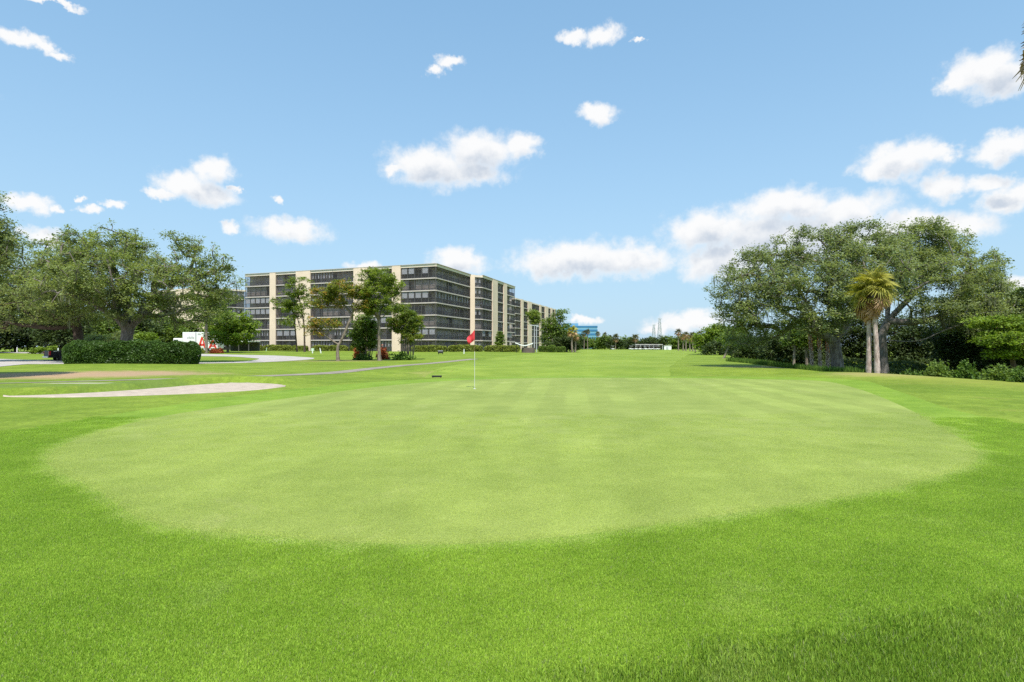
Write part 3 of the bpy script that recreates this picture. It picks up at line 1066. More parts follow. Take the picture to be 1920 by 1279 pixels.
tree('oak_tree', 'dark trunked live oak at the end of the clipped hedge above the parked car', 63,
     [(147, 672, 0.52), (147, 645, 0.46), (146, 622, 0.45), (142, 606, 0.48)],
     [[(120, 615, -1), (85, 612, -2), (50, 605, -3)], [(130, 585, 0), (100, 550, 0), (60, 520, 1)], [(150, 585, 1), (160, 550, 1)], [(160, 600, -1), (185, 590, -2)]],
     [(60, 490, 75, 40), (110, 530, 80, 50), (20, 535, 75, 55, -1), (60, 575, 95, 38, -2), (140, 575, 70, 36, -2), (-30, 560, 60, 50), (10, 605, 60, 22, -3), (190, 580, 40, 26)],
     370, 135, 0.22, 'oak_leaf_brown', 'bark_dark', seed=32, rad=1.05, fringe=0.4, moss=120, shell=0.4, depth=0.7)
tree('oak_tree', 'tall dark oak crown reaching in past the driveway edge', 30,
     [(-110, 700, 0.40), (-108, 640, 0.34), (-104, 590, 0.32)],
     [[(-80, 560, 0), (-50, 520, 0), (-30, 470, .5)], [(-110, 540, 1), (-105, 470, 1), (-90, 420, 1)], [(-70, 580, -1), (-30, 560, -2)]],
     [(-60, 400, 58, 40), (-40, 450, 68, 50), (-30, 510, 75, 50, -1), (-100, 450, 90, 80), (-40, 555, 70, 40, -2), (-10, 375, 12, 26)],
     330, 160, 0.125, 'oak_leaf', seed=33, rad=0.56, fringe=0.4, moss=40, shell=0.4, depth=0.7)
# --- middle distance trees on the left lawn
tree('shade_tree', 'round bright lime green tree on a short trunk by the parked box truck', 108,
     [(427, 661, 0.22), (427, 650, 0.18), (426, 642, 0.17)], [[(418, 632, 0), (405, 620, 0)], [(436, 630, 0), (452, 615, .5)], [(428, 625, 1), (430, 600, 1)]],
     [(432, 606, 40, 26), (410, 615, 26, 26), (456, 618, 26, 24), (432, 628, 42, 20, -1)], 150, 90, 0.42, 'lime_leaf', 'bark_pale', seed=41, rad=1.0, shell=0.4)
tree('slender_tree', 'tall slender tree with a bare pale trunk before the box truck', 100,
     [(387, 663, 0.24), (387, 640, 0.22), (387, 610, 0.2), (389, 585, 0.18)], [[(395, 570, 0), (405, 555, 0)], [(380, 570, .5), (372, 560, .5)]],
     [(398, 560, 34, 26), (375, 575, 28, 22), (410, 580, 24, 18)], 70, 80, 0.36, 'mid_leaf', 'bark_pale', seed=42, rad=0.95)
tree('pine_tree', 'loose clumped pine with two thin trunks before the beige fin wall', 116,
     [(571, 660, 0.20), (571, 640, 0.17), (570, 610, 0.14), (566, 585, 0.12), (560, 555, 0.1)], [[(563, 615, .3), (557, 600, .5), (552, 580, 1)], [(575, 600, 0), (580, 590, 0)], [(548, 590, 0), (538, 600, 0)]],
     [(552, 540, 20, 17), (563, 525, 16, 10), (545, 565, 24, 20), (570, 572, 17, 17), (530, 572, 16, 11), (542, 605, 19, 11), (570, 545, 14, 12), (518, 567, 7, 9)],
     95, 70, 0.34, 'pine_leaf', 'bark_dark', seed=43, rad=0.85, fringe=0.4, shell=0.2, spacing=0.4)
tree('pine_tree', 'thin bare stemmed pine leaning just beside the two trunked pine', 118,
     [(557, 660, 0.16), (555, 635, 0.14), (552, 600, 0.11), (549, 580, 0.09)], [[(545, 570, 0), (540, 560, 0)]],
     [(545, 578, 14, 14), (555, 590, 12, 10)], 22, 70, 0.34, 'pine_leaf', 'bark_dark', seed=44, rad=0.8, shell=0.2)
tree('leaning_tree', 'leaning forked tree with rusty brown leaf tips on the lawn', 62,
     [(634, 678, 0.20), (633, 662, 0.17), (634, 650, 0.15), (637, 644, 0.14)],
     [[(622, 638, 0), (608, 628, 0), (592, 618, 0), (576, 606, .3), (566, 596, .3)], [(645, 628, 0), (654, 606, 0), (659, 592, .3), (650, 580, .5), (640, 570, .6)], [(660, 590, 0), (668, 575, -.5), (676, 560, -.5)], [(656, 600, 0), (664, 585, .8)]],
     [(610, 548, 26, 13), (638, 540, 30, 16), (602, 568, 22, 12), (625, 562, 26, 14, .5), (668, 548, 24, 15), (590, 612, 20, 17), (620, 606, 20, 10), (680, 575, 18, 14), (597, 628, 10, 6)],
     190, 75, 0.19, 'rust_leaf', 'bark_pale', seed=45, rad=0.46, fringe=0.4, shell=0.2, spacing=0.4)
tree('umbrella_pine', 'straight trunked pine with an umbrella crown before the palm clump', 63,
     [(712, 676, 0.20), (711, 660, 0.17), (711, 630, 0.15), (710, 600, 0.14)],
     [[(700, 585, 0), (688, 570, 0), (676, 555, 0)], [(715, 580, .3), (722, 560, .5), (735, 545, .5)], [(708, 575, -.6), (705, 545, -.8), (706, 525, -.8)], [(722, 590, .3), (740, 575, .5)]],
     [(708, 522, 36, 18), (685, 545, 24, 16), (732, 540, 27, 18), (708, 552, 40, 18, -.5), (712, 575, 40, 16), (690, 575, 18, 14), (700, 512, 20, 10), (748, 548, 8, 9)],
     230, 85, 0.20, 'pine_leaf', 'bark_pale', seed=46, rad=0.50, fringe=0.3, shell=0.3, spacing=0.4)
tree('bushy_tree', 'dense dark green many stemmed bush on the lawn island', 67,
     [(686, 670, 0.10), (686, 655, 0.09), (685, 640, 0.09)], [[(676, 640, 0), (672, 625, 0)], [(695, 640, 0), (698, 620, 0)], [(680, 635, 1), (678, 610, 1)], [(692, 640, -1), (690, 610, -1)]],
     [(683, 605, 20, 14), (676, 625, 20, 18), (694, 618, 16, 22), (684, 643, 24, 16)], 120, 90, 0.26, 'mid_leaf', 'bark_dark', seed=47, rad=0.55, shell=0.4, cat='bush')
tree('screw_pine', 'yellow green screw pine clump on many thin stems on the lawn island', 68,
     [(766, 668, 0.09), (764, 650, 0.08), (760, 630, 0.08)], [[(770, 640, 0), (778, 620, 0)], [(755, 640, .5), (748, 615, .5)], [(764, 625, -.5), (765, 600, -.5)]],
     [(755, 592, 22, 16), (772, 605, 22, 20), (745, 610, 20, 18), (768, 630, 24, 13), (750, 575, 14, 8)], 110, 75, 0.42, 'croton_leaf', 'bark_pale', seed=48, rad=0.55, shell=0.3, Wd=0.085, cat='bush')
for host_label, px0, px1, D, zt_, n_ in (('screw_pine', 748, 783, 68, 2.6, 11), ('bushy_tree', 668, 702, 67, 2.0, 10)):
    host = [o for o in COL.objects if o.parent is None and o.name.startswith(host_label)][0]
    rs_ = random.Random(n_)
    for q in range(n_):
        x0 = wx(px0 + (px1 - px0) * (q + 0.5) / n_, D) - host.location.x
        x0 *= 0.75
        y0 = rs_.uniform(-1.0, 1.0)
        MB().tube([(x0 * 0.8, y0 * 0.7, -0.05), (x0 + rs_.uniform(-.1, .1), y0, zt_ * 0.5), (x0 * 1.15, y0 * 1.1, zt_)], [0.065, 0.05, 0.04], 6).build('stem', M['bark_pale'], host, smooth=True)
# --- trees by the far end of the apartment block
tree('tall_pine', 'tall slim pine with a tufted crown before the second block', 150,
     [(1002, 658, 0.18), (1002, 630, 0.16), (1001, 605, 0.14), (1001, 595, 0.1)], [[(996, 588, 0), (993, 585, 0)]], [(1001, 590, 13, 10), (1004, 602, 11, 7)], 36, 70, 0.42, 'pine_leaf', 'bark_pale', seed=51, rad=1.0, shell=0.2)
tree('broad_tree', 'tall open tree standing past the end of the apartment block', 150,
     [(1040, 660, 0.3), (1040, 645, 0.25), (1041, 625, 0.2)], [[(1050, 605, 0), (1052, 590, 0)], [(1032, 615, 0), (1028, 605, 0)]],
     [(1052, 588, 11, 8), (1044, 600, 13, 10), (1033, 612, 18, 16), (1052, 622, 20, 18), (1040, 635, 26, 20), (1060, 640, 16, 14)], 150, 75, 0.5, 'mid_leaf', 'bark', seed=52, rad=1.25, shell=0.4)
tree('broad_tree', 'low dark leafy tree crowding the foot of the second block', 146,
     [(1062, 660, 0.25), (1062, 650, 0.2)], [], [(1060, 645, 24, 14), (1040, 650, 22, 10), (1075, 640, 14, 14)], 80, 75, 0.5, 'dark_leaf', 'bark', seed=53, rad=1.3)
tree('shade_tree', 'small conical green tree against the foot of the apartment facade', 150,
     [(938, 658, 0.12), (938, 650, 0.1)], [], [(938, 648, 8, 9), (937, 635, 6, 9), (938, 626, 3, 6)], 40, 60, 0.42, 'mid_leaf', 'bark', seed=54, rad=0.7)
# --- right hand thicket: lime tree, dark wood behind the oaks, slim trees
tree('lime_tree', 'bright yellow green leafy tree overhanging the dark thicket', 36,
     [(1905, 712, 0.16), (1900, 685, 0.14), (1895, 665, 0.12)], [[(1870, 650, -.5), (1845, 640, -1)], [(1890, 640, 0), (1880, 615, 0)], [(1915, 650, .5), (1930, 630, .5)]],
     [(1862, 606, 42, 16), (1895, 622, 42, 24), (1862, 634, 46, 14, -.6), (1915, 650, 46, 18, -.6), (1935, 610, 36, 26), (1885, 664, 36, 10, -.5)], 170, 100, 0.17, 'lime_leaf', 'bark_dark', seed=61, rad=0.5, shell=0.35, flat=0.4)
rg = random.Random(8)
wood = [(1420, 66, 20, 0), (1480, 60, 30, 0), (1540, 62, 60, 1), (1610, 62, 70, 0), (1680, 64, 66, 1), (1740, 60, 60, 0), (1800, 52, 64, 1), (1855, 50, 84, 0), (1905, 52, 104, 2), (1950, 46, 110, 0), (2010, 48, 120, 1), (1890, 62, 112, 2), (1830, 60, 96, 0)]
wlab = ['dark shrubby tree beside the slim pale trunks at the fairway edge', 'dark shrubby tree below the low outer oak bough', 'dark bushy tree just behind the shaggy palm trunks', 'dark bushy tree filling the gap between the oak trunk and the twin palms',
        'dark tree directly behind the second oak trunk', 'dark thicket tree under the bare pale limbs', 'deep shaded thicket tree behind the weeds on the bank', 'tall dark tree between the second oak and the lime leaved tree',
        'mid green bushy tree rising right behind the lime leaved tree', 'dark thicket tree standing past the lime leaved tree', 'dark thicket tree standing past the lime leaved tree', 'mid green tree top showing above the lime leaved tree', 'dark tree back in the thicket below the second oak crown']
for i, (px, D, hpx, kind) in enumerate(wood):
    top = 650 - hpx
    k = 36.0 / D * 1.35
    tree('thicket_tree', wlab[i], D, [(px, 690, 0.16), (px + rg.uniform(-5, 5), 665, 0.13), (px + rg.uniform(-8, 8), 650, 0.1)], [],
         [(px, top + 34, 46 * k, 34), (px - 22, (top + 690) / 2, 42 * k, 34), (px + 24, (top + 690) / 2, 42 * k, 34), (px, 668, 54 * k, 20)],
         120, 70, 0.30, ['dark_leaf', 'dark_leaf', 'mid_leaf'][kind], 'bark_dark', 'trees of the dark thicket', seed=70 + i, rad=0.95, shell=0.3)
for i, (px, lean) in enumerate(((1364, 8), (1383, 0), (1490, 2), (1511, -2))):
    D = 78 if px < 1400 else 56
    by = 672 if px < 1400 else 676
    tree('slim_tree', ['slim leaning pale trunked tree at the fairway edge', 'slim upright pale trunked tree at the fairway edge', 'thin pale trunk rising into the low oak boughs', 'thin pale trunk rising into the low oak boughs'][i], D,
         [(px - lean, by, 0.14), (px, 655, 0.12), (px + lean, 640, 0.1), (px + lean, 632, 0.08)], [], [(px + lean, 628, 17, 11), (px + lean - 9, 637, 13, 9), (px + lean + 10, 636, 13, 9)], 34, 70, 0.34, 'lime_leaf' if i == 1 else 'mid_leaf', 'bark_pale',
         'thin trunks under the oak' if i > 1 else None, seed=90 + i, rad=0.7)
tree('broad_tree', 'bright green broad tree where the fairway narrows by the oaks', 112,
     [(1340, 670, 0.25), (1340, 655, 0.22), (1342, 645, 0.2)], [], [(1345, 628, 30, 18), (1325, 640, 22, 16), (1365, 640, 24, 18), (1345, 622, 16, 12)], 130, 80, 0.46, 'lime_leaf', 'bark', seed=95, rad=1.1)
tree('broad_tree', 'dark low bush tree at the fairway edge below the bright tree', 104,
     [(1350, 672, 0.2), (1350, 660, 0.15)], [], [(1345, 657, 26, 14), (1375, 655, 24, 16), (1400, 652, 30, 20), (1360, 645, 24, 14)], 110, 80, 0.42, 'dark_leaf', 'bark_dark', seed=96, rad=1.0)
# --- far tree belt across the end of the fairway
far_specs = []
x = 1068
while x < 1345:
    h = rg.uniform(16, 24) * (1.0 if x < 1130 else 0.9)
    far_specs.append((x + rg.uniform(-3, 3), rg.uniform(300, 345), h))
    x += rg.uniform(13, 19)
for i, (px, D, h) in enumerate(far_specs):
    kind = rg.choice([0, 1, 1])
    by = HY + CH * F / D
    tree('far_tree', ['dark rounded tree in the belt beyond the fairway', 'lighter green rounded tree in the belt beyond the fairway'][kind], D, [(px, by, 0.3), (px, 650, 0.25)], [],
         [(px, 650 - h * 0.55, 12, h * 0.45), (px - 7, 650 - h * 0.2, 10, h * 0.45), (px + 7, 650 - h * 0.25, 10, h * 0.45)], 46, 46, 1.1, ['dark_leaf', 'mid_leaf'][kind], 'bark', 'trees in the belt beyond the fairway', seed=120 + i, rad=2.0, far=True, rtip=0.05)
tree('far_tree', 'domed dark tree standing alone against the pale horizon cloud', 330, [(1298, 655, 0.4), (1298, 648, 0.3)], [], [(1298, 638, 14, 9), (1290, 644, 9, 7), (1306, 644, 9, 7)], 40, 46, 1.1, 'dark_leaf', 'bark', seed=160, rad=2.0, far=True, rtip=0.05)
# --- background trees and shrubs behind the left oaks
bg = [(-20, 104, 70, 0), (30, 110, 78, 0), (75, 112, 62, 0), (115, 100, 66, 0), (165, 112, 60, 0), (205, 108, 52, 1), (255, 112, 58, 0), (300, 118, 50, 1), (-60, 96, 80, 0), (335, 125, 44, 1)]
bglab = ['dark shaded tree behind the white bollard beyond the driveway', 'dark shaded tree above the low yellow green lawn bush', 'dark shaded tree behind the black pickup truck', 'dark shaded tree just left of the dark oak trunk in the background', 'dark tree between the two left hand oak trunks',
         'mid green tree behind the spiky grey green shrub', 'dark tree right behind the low forking oak trunk', 'mid green tree behind the tall white post', 'dark tree at the far end of the pale forecourt', 'mid green tree beside the pale block glimpsed through boughs']
for i, (px, D, hp, kind) in enumerate(bg):
    tree('background_tree', bglab[i], D,
         [(px, 662, 0.3), (px + rg.uniform(-4, 4), 645, 0.25), (px + rg.uniform(-6, 6), 632, 0.2)], [],
         [(px, 650 - hp * 0.8, 34, 24), (px - 18, 650 - hp * 0.45, 30, 24), (px + 18, 650 - hp * 0.45, 30, 24), (px + 4, 640, 36, 15)], 110, 60, 0.55, ['dark_leaf', 'mid_leaf'][kind], 'bark_dark', 'trees behind the left hand oaks', seed=170 + i, rad=1.5, shell=0.3)
tree('leafy_shrub', 'spiky grey green shrub rising behind the clipped hedge', 70, [(205, 668, 0.06), (205, 655, 0.05)], [], [(205, 640, 40, 18), (180, 645, 26, 14), (235, 645, 26, 14)], 60, 70, 0.42, 'oak_leaf', 'bark_dark', seed=181, rad=0.7, cat='bush', Wd=0.1)
tree('leafy_shrub', 'yellow green shrub between the oak trunk and the driveway', 74, [(285, 668, 0.06), (285, 655, 0.05)], [], [(280, 640, 26, 14), (262, 640, 16, 16)], 44, 60, 0.3, 'lime_leaf', 'bark_dark', seed=182, rad=0.6, cat='bush')
tree('leafy_shrub', 'low yellow green bush on the lawn beyond the parked car', 96, [(88, 661, 0.06), (88, 656, 0.05)], [], [(85, 655, 20, 4.5), (70, 658, 12, 3)], 30, 60, 0.35, 'lime_leaf', 'bark_dark', seed=183, rad=0.55, cat='bush')


# --- palms
def frond_mesh(name, pet, R, nl, seed, droop=0.35, width=0.075, spread=118):
    r = np.random.default_rng(seed)
    V, Fs, T = [], [], []
    def quad(a, b, c, d, t):
        k = len(V)
        V.extend([a, b, c, d])
        Fs.append((k, k + 1, k + 2, k + 3))
        T.extend([t] * 4)
    w = 0.018
    quad((0, -w, 0), (0, w, 0), (pet, w * 0.7, 0.02), (pet, -w * 0.7, 0.02), 0.5)
    quad((0, 0, -w), (0, 0, w), (pet, 0, 0.03), (pet, 0, 0.01), 0.5)
    for i in range(nl):
        a = math.radians(-spread + 2 * spread * i / (nl - 1)) + r.normal(0, 0.03)
        L = R * (0.72 + 0.28 * math.cos(a)) * r.uniform(0.9, 1.08)
        d = np.array([math.cos(a), math.sin(a), 0.0])
        s = np.array([-math.sin(a), math.cos(a), 0.0])
        p0 = np.array([pet, 0, 0.02])
        fold = 0.10 * (1 - abs(a) / 2.1)
        p1 = p0 + d * L * 0.5 + np.array([0, 0, abs(math.sin(a)) * 0.12 * R - fold * 0.1])
        p2 = p0 + d * L * 0.96 + np.array([0, 0, abs(math.sin(a)) * 0.12 * R - droop * L * r.uniform(0.6, 1.3)])
        ww = width * R * r.uniform(0.8, 1.2)
        t = r.uniform(0, 1)
        tw = np.array([0, 0, ww * 0.35])
        quad(p0 - s * ww * 0.15, p0 + s * ww * 0.15, p1 + s * ww * 0.5 + tw, p1 - s * ww * 0.5 - tw, t)
        quad(p1 - s * ww * 0.5 - tw, p1 + s * ww * 0.5 + tw, p2 + s * ww * 0.08, p2 - s * ww * 0.08, t)
    return np.array(V), np.array(Fs), np.array(T)


def rot_frond(V, az, el, roll):
    cr, sr = math.cos(roll), math.sin(roll)
    ce, se = math.cos(el), math.sin(el)
    ca, sa = math.cos(az), math.sin(az)
    Rx = np.array([[1, 0, 0], [0, cr, -sr], [0, sr, cr]])
    Ry = np.array([[ce, 0, -se], [0, 1, 0], [se, 0, ce]])
    Rz = np.array([[ca, -sa, 0], [sa, ca, 0], [0, 0, 1]])
    return V @ (Rz @ Ry @ Rx).T


def palm_trunk(root, pts, rad, mat, ringed=True):
    P = smooth_open(pts, 14)
    R = np.interp(np.linspace(0, 1, len(P)), np.linspace(0, 1, len(rad)), rad)
    if ringed:
        R = R * (1 + 0.06 * np.sin(np.arange(len(P)) * 2.1) + 0.03 * np.sin(np.arange(len(P)) * 5.3))
    V, Fq = tube_arrays([P], [R], 12)
    link('trunk', mesh_arrays('trunk', V, Fq, True), mat, root)
    return P[-1]


fv = [frond_mesh('f', 0.62, 0.78, 19, s) for s in (1, 2, 3)]
FROND = [mesh_arrays('frond', v, f, tint=t) for v, f, t in fv]
for m in FROND:
    m.materials.append(M['palm_leaf'])
dv = [frond_mesh('d', 0.45, 0.8, 13, s, droop=0.5, width=0.10, spread=60) for s in (4, 5)]
DEAD = [mesh_arrays('dead_frond', v, f, tint=t) for v, f, t in dv]
for m in DEAD:
    m.materials.append(M['dry_leaf'])


def near_palm(label, px, D, py_top, lean, ng, nd, seed, rad=0.16, scale=1.0):
    r = random.Random(seed)
    x = wx(px, D)
    root = empty('cabbage_palm', (x, D, H(x, D)), label, 'palm tree')
    zt = wz(py_top, D) - H(x, D)
    top = palm_trunk(root, [(0, 0, -0.1), (lean * 0.3, 0, zt * 0.35), (lean * 0.8, 0.05, zt * 0.7), (lean, 0.05, zt)], [rad * 1.35, rad, rad * 0.95, rad * 1.0], M['palm_bark'])
    for i in range(ng):
        o = link('frond', FROND[i % 3], None, root, tuple(top + np.array([0, 0, r.uniform(-0.12, 0.16)])))
        el = math.radians(80 - 112 * ((i + 0.5) / ng) ** 0.85)
        o.rotation_euler = Matrix.Rotation(i * 2.39996 + r.uniform(-.2, .2), 3, 'Z').to_euler()
        o.rotation_euler = (Matrix.Rotation(i * 2.39996 + r.uniform(-.2, .2), 3, 'Z') @ Matrix.Rotation(-el, 3, 'Y') @ Matrix.Rotation(r.uniform(-.5, .5), 3, 'X')).to_euler()
        s = scale * r.uniform(0.85, 1.1)
        o.scale = (s, s, s)
    for i in range(nd):
        o = link('dead_frond', DEAD[i % 2], None, root, tuple(top + np.array([0, 0, r.uniform(-0.45, -0.1)])))
        el = math.radians(-38 - 42 * r.random())
        o.rotation_euler = (Matrix.Rotation(i * 2.39996 + r.uniform(-.3, .3), 3, 'Z') @ Matrix.Rotation(-el, 3, 'Y') @ Matrix.Rotation(r.uniform(-.9, .9), 3, 'X')).to_euler()
        s = scale * r.uniform(0.75, 1.05)
        o.scale = (s, s, s)
    return root


near_palm('cabbage palm with the greyer trunk of the pair before the oaks', 1629, 34.4, 556, 0.05, 28, 40, 1, 0.13)
near_palm('taller cabbage palm with the pinkish trunk of the pair before the oaks', 1645, 34.0, 540, -0.18, 32, 38, 2, 0.13, 1.0)


def far_palm(label, px, D, py_base, py_top, rpx, seed, group=None, dead=0.35, name='palm_tree', leaf='palm_leaf_far', nf=26):
    r = random.Random(seed)
    x = wx(px, D)
    gz = H(x, D)
    root = empty(name, (x, D, gz), label, 'palm tree', group)
    zt = wz(py_top, D) - gz
    R = rpx / F * D
    palm_trunk(root, [(0, 0, -0.1), (r.uniform(-.15, .15), 0, zt * 0.5), (0, 0, zt)], [0.26, 0.2, 0.2], M['bark_pale'], False)
    base = frond_mesh('x', 0.45, 0.55, 9, seed, width=0.16)
    Vg, Fg, Tg, Vd, Fd, Td = [], [], [], [], [], []
    for i in range(nf):
        t = (i + 0.5) / nf
        el = math.radians(82 - 150 * t)
        v = rot_frond(base[0] * R * r.uniform(0.85, 1.1), i * 2.4, el, r.uniform(-.5, .5)) + np.array([0, 0, zt])
        if t > 1 - dead:
            Fd.append(base[1] + sum(len(q) for q in Vd)); Vd.append(v); Td.append(base[2])
        else:
            Fg.append(base[1] + sum(len(q) for q in Vg)); Vg.append(v); Tg.append(base[2])
    link('crown', mesh_arrays('crown', np.concatenate(Vg), np.concatenate(Fg), tint=np.concatenate(Tg)), M[leaf], root)
    if Vd:
        link('dead_frond_skirt', mesh_arrays('dead_frond_skirt', np.concatenate(Vd), np.concatenate(Fd), tint=np.concatenate(Td)), M['dry_leaf'], root)
    return root


far_palm('taller of two pale trunked palms beyond the second block', 1073, 140, 660, 622, 14, 1, leaf='palm_leaf')
far_palm('shorter of two pale trunked palms beyond the second block', 1078, 142, 660, 631, 11, 2, leaf='palm_leaf')
for i, (px, py, rp) in enumerate(((1095, 626, 8), (1102, 622, 7), (1121, 626, 6.5), (1134, 628, 6.5), (1144, 632, 5), (1154, 634, 10), (1191, 634, 10), (1219, 637, 7), (1226, 638, 8), (1241, 640, 4))):
    far_palm('small fan palm rising out of the far tree belt', px, 290 if px in (1154, 1191) else 320, 655, py, rp, 20 + i, 'palms in the far tree belt', 0.2)
rp_ = [(1272, 624, 10), (1281, 632, 9), (1286, 628, 9), (1294, 634, 9), (1299, 630, 10), (1304, 636, 9), (1310, 628, 10), (1316, 636, 9), (1321, 632, 10), (1329, 634, 10)]
for i, (px, py, rr) in enumerate(rp_):
    far_palm('fan palm with a brown skirt in the row along the far fairway edge', px, 225 - i * 6, 660, py, rr, 40 + i, 'palms in a row along the fairway edge', 0.45)
# old boot-covered palm trunks under the oak boughs
for i, (px, by, ty, lean, lab) in enumerate(((1524, 676, 626, -0.25, 'short shaggy palm trunk leaning left with rust red boots'), (1539, 678, 622, -0.15, 'shaggy palm trunk standing between two others by the oak'), (1552, 684, 628, 0.02, 'shaggy palm trunk nearest the oak trunk with curling boots'))):
    D = 48.0 - i * 1.5
    x = wx(px, D)
    root = empty('boot_palm', (x, D, H(x, D)), lab, 'palm tree')
    zt = wz(ty, D) - H(x, D)
    top = palm_trunk(root, [(0, 0, -0.1), (lean * 0.5, 0, zt * 0.5), (lean, 0, zt)], [0.13, 0.12, 0.12], M['palm_boot'])
    r = random.Random(i)
    mbl, mbr = MB(), MB()
    for k in range(70):
        t = k / 70
        z = 0.15 + t * (zt - 0.2)
        a = k * 2.4
        c = np.array([lean * t, 0, z])
        d = np.array([math.cos(a), math.sin(a), 0])
        (mbr if t > 0.62 else mbl).tube([c + d * 0.09, c + d * 0.15 + np.array([0, 0, 0.08]), c + d * 0.20 + np.array([0, 0, 0.20 + r.uniform(-.05, .05)])], [0.05, 0.04, 0.012], 4)
    mbl.build('boots', M['palm_boot'], root)
    mbr.build('red_boots', M['red_boot'], root)
    V, Fq, T = [], [], []
    base = frond_mesh('x', 0.6, 0.8, 13, 7)
    for k in range(16):
        v = rot_frond(base[0], k * 2.4, math.radians(75 - 85 * k / 16), r.uniform(-.4, .4)) + np.array(top)
        Fq.append(base[1] + k * len(base[0])); V.append(v); T.append(base[2])
    link('crown', mesh_arrays('crown', np.concatenate(V), np.concatenate(Fq), tint=np.concatenate(T)), M['oak_leaf'], root)
# tall palm beside the bank whose dead fronds hang into view at the frame edge
root = near_palm('very tall palm with a shaggy brown skirt of dead fronds', 1962, 30, -70, 0.0, 34, 0, 9, 0.17, 1.3)
zt = wz(-70, 30) - H(wx(1962, 30), 30)
r = random.Random(3)
for i in range(110):
    z = zt - 0.2 - 4.2 * (i / 110)
    o = link('dead_frond', DEAD[i % 2], None, root, (0, 0, z))
    o.rotation_euler = (Matrix.Rotation(i * 2.39996, 3, 'Z') @ Matrix.Rotation(math.radians(48 + 26 * r.random()), 3, 'Y') @ Matrix.Rotation(r.uniform(-.9, .9), 3, 'X')).to_euler()
    s = r.uniform(0.85, 1.1) * (1 + 0.65 * i / 110)
    o.scale = (s, s, s)


# ------------------------------------------------------------------ hedges, shrubs
def hedge(name, label, A, B, depth, height, mat, n, L, seed, group=None, plan=5.0, core=True, wobble=0.12):
    A, B = np.array(A, float), np.array(B, float)
    r = np.random.default_rng(seed)
    c = (A + B) / 2
    gz = H(*c)
    root = empty(name, (c[0], c[1], gz), label, 'hedge', group)
    d = (B - A) / np.linalg.norm(B - A)
    nrm = np.array([-d[1], d[0]])
    hl, hd = np.linalg.norm(B - A) / 2, depth / 2
    # leaf points on the skin of an oval, flat-topped mass
    mexp = 2.0 / plan
    sgnp = lambda c: np.sign(c) * np.abs(c) ** mexp
    th = np.linspace(0, 2 * np.pi, 2000)
    ex, ey = hl * sgnp(np.cos(th)), hd * sgnp(np.sin(th))
    arc = np.r_[0, np.cumsum(np.hypot(np.diff(ex), np.diff(ey)))]
    side = int(n * 0.68)
    a = np.interp(r.uniform(0, arc[-1], side), arc, th)
    z = r.uniform(0.0, 1.0, side)
    z[: side // 3] = z[: side // 3] ** 0.6
    k_ = 1 - 0.16 * z ** 7 - 0.05 * (1 - z) ** 3
    top_a = r.uniform(0, 2 * np.pi, n - side)
    top_r = np.sqrt(r.uniform(0, 1, n - side))
    aa = np.r_[a, top_a]
    kk = np.r_[k_, top_r * 0.9]
    zz = np.r_[z * 0.97, 1.0 - 0.10 * top_r ** 6]
    lump = 1 + wobble * 0.5 * np.sin(aa * 9 + seed) * np.sin(zz * 5 + aa * 4) + r.normal(0, 0.02, n)
    px_, py_ = hl * sgnp(np.cos(aa)) * kk, hd * sgnp(np.sin(aa)) * kk * lump
    ztop = height * (1 + wobble * 0.35 * np.sin(px_ * 1.3 + seed) + wobble * 0.25 * np.sin(px_ * 3.7 + py_ * 2))
    P = np.c_[px_, py_, zz * ztop + r.normal(0, 0.025, n)]
    W = np.c_[P[:, 0:1] * d[0] + P[:, 1:2] * nrm[0], P[:, 0:1] * d[1] + P[:, 1:2] * nrm[1], np.maximum(P[:, 2:3], 0.03)]
    V, Fq = leaf_cards(W, L, L * 0.55, r, 0.15)
    t = np.clip(0.5 * r.uniform(0, 1, n) + 0.5 * (0.5 + 0.5 * np.sin(P[:, 0] * 3.1) * np.sin(P[:, 2] * 5 + P[:, 0])), 0, 1)
    link('foliage', mesh_arrays('foliage', V, Fq, tint=np.repeat(t, 4)), M[mat], root)
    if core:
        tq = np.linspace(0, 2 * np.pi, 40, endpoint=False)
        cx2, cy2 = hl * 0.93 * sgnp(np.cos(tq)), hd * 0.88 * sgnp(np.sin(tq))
        MB().prism([(x_ * d[0] + y_ * nrm[0], x_ * d[1] + y_ * nrm[1]) for x_, y_ in zip(cx2, cy2)], 0.02, height * 0.86).build('solid_core', M['hedge_core'], root)  # one solid dark core fills the hedge behind its leaf skin
    return root


hx0, hx1 = wx(118, 51.2), wx(368, 51.2)
hedge('clipped_hedge', 'long dark green clipped hedge below the left hand oaks', (hx0, 51.6), (hx1, 51.6), 4.0, 1.95, 'hedge_leaf', 36000, 0.15, 1, plan=2.7, wobble=0.16)

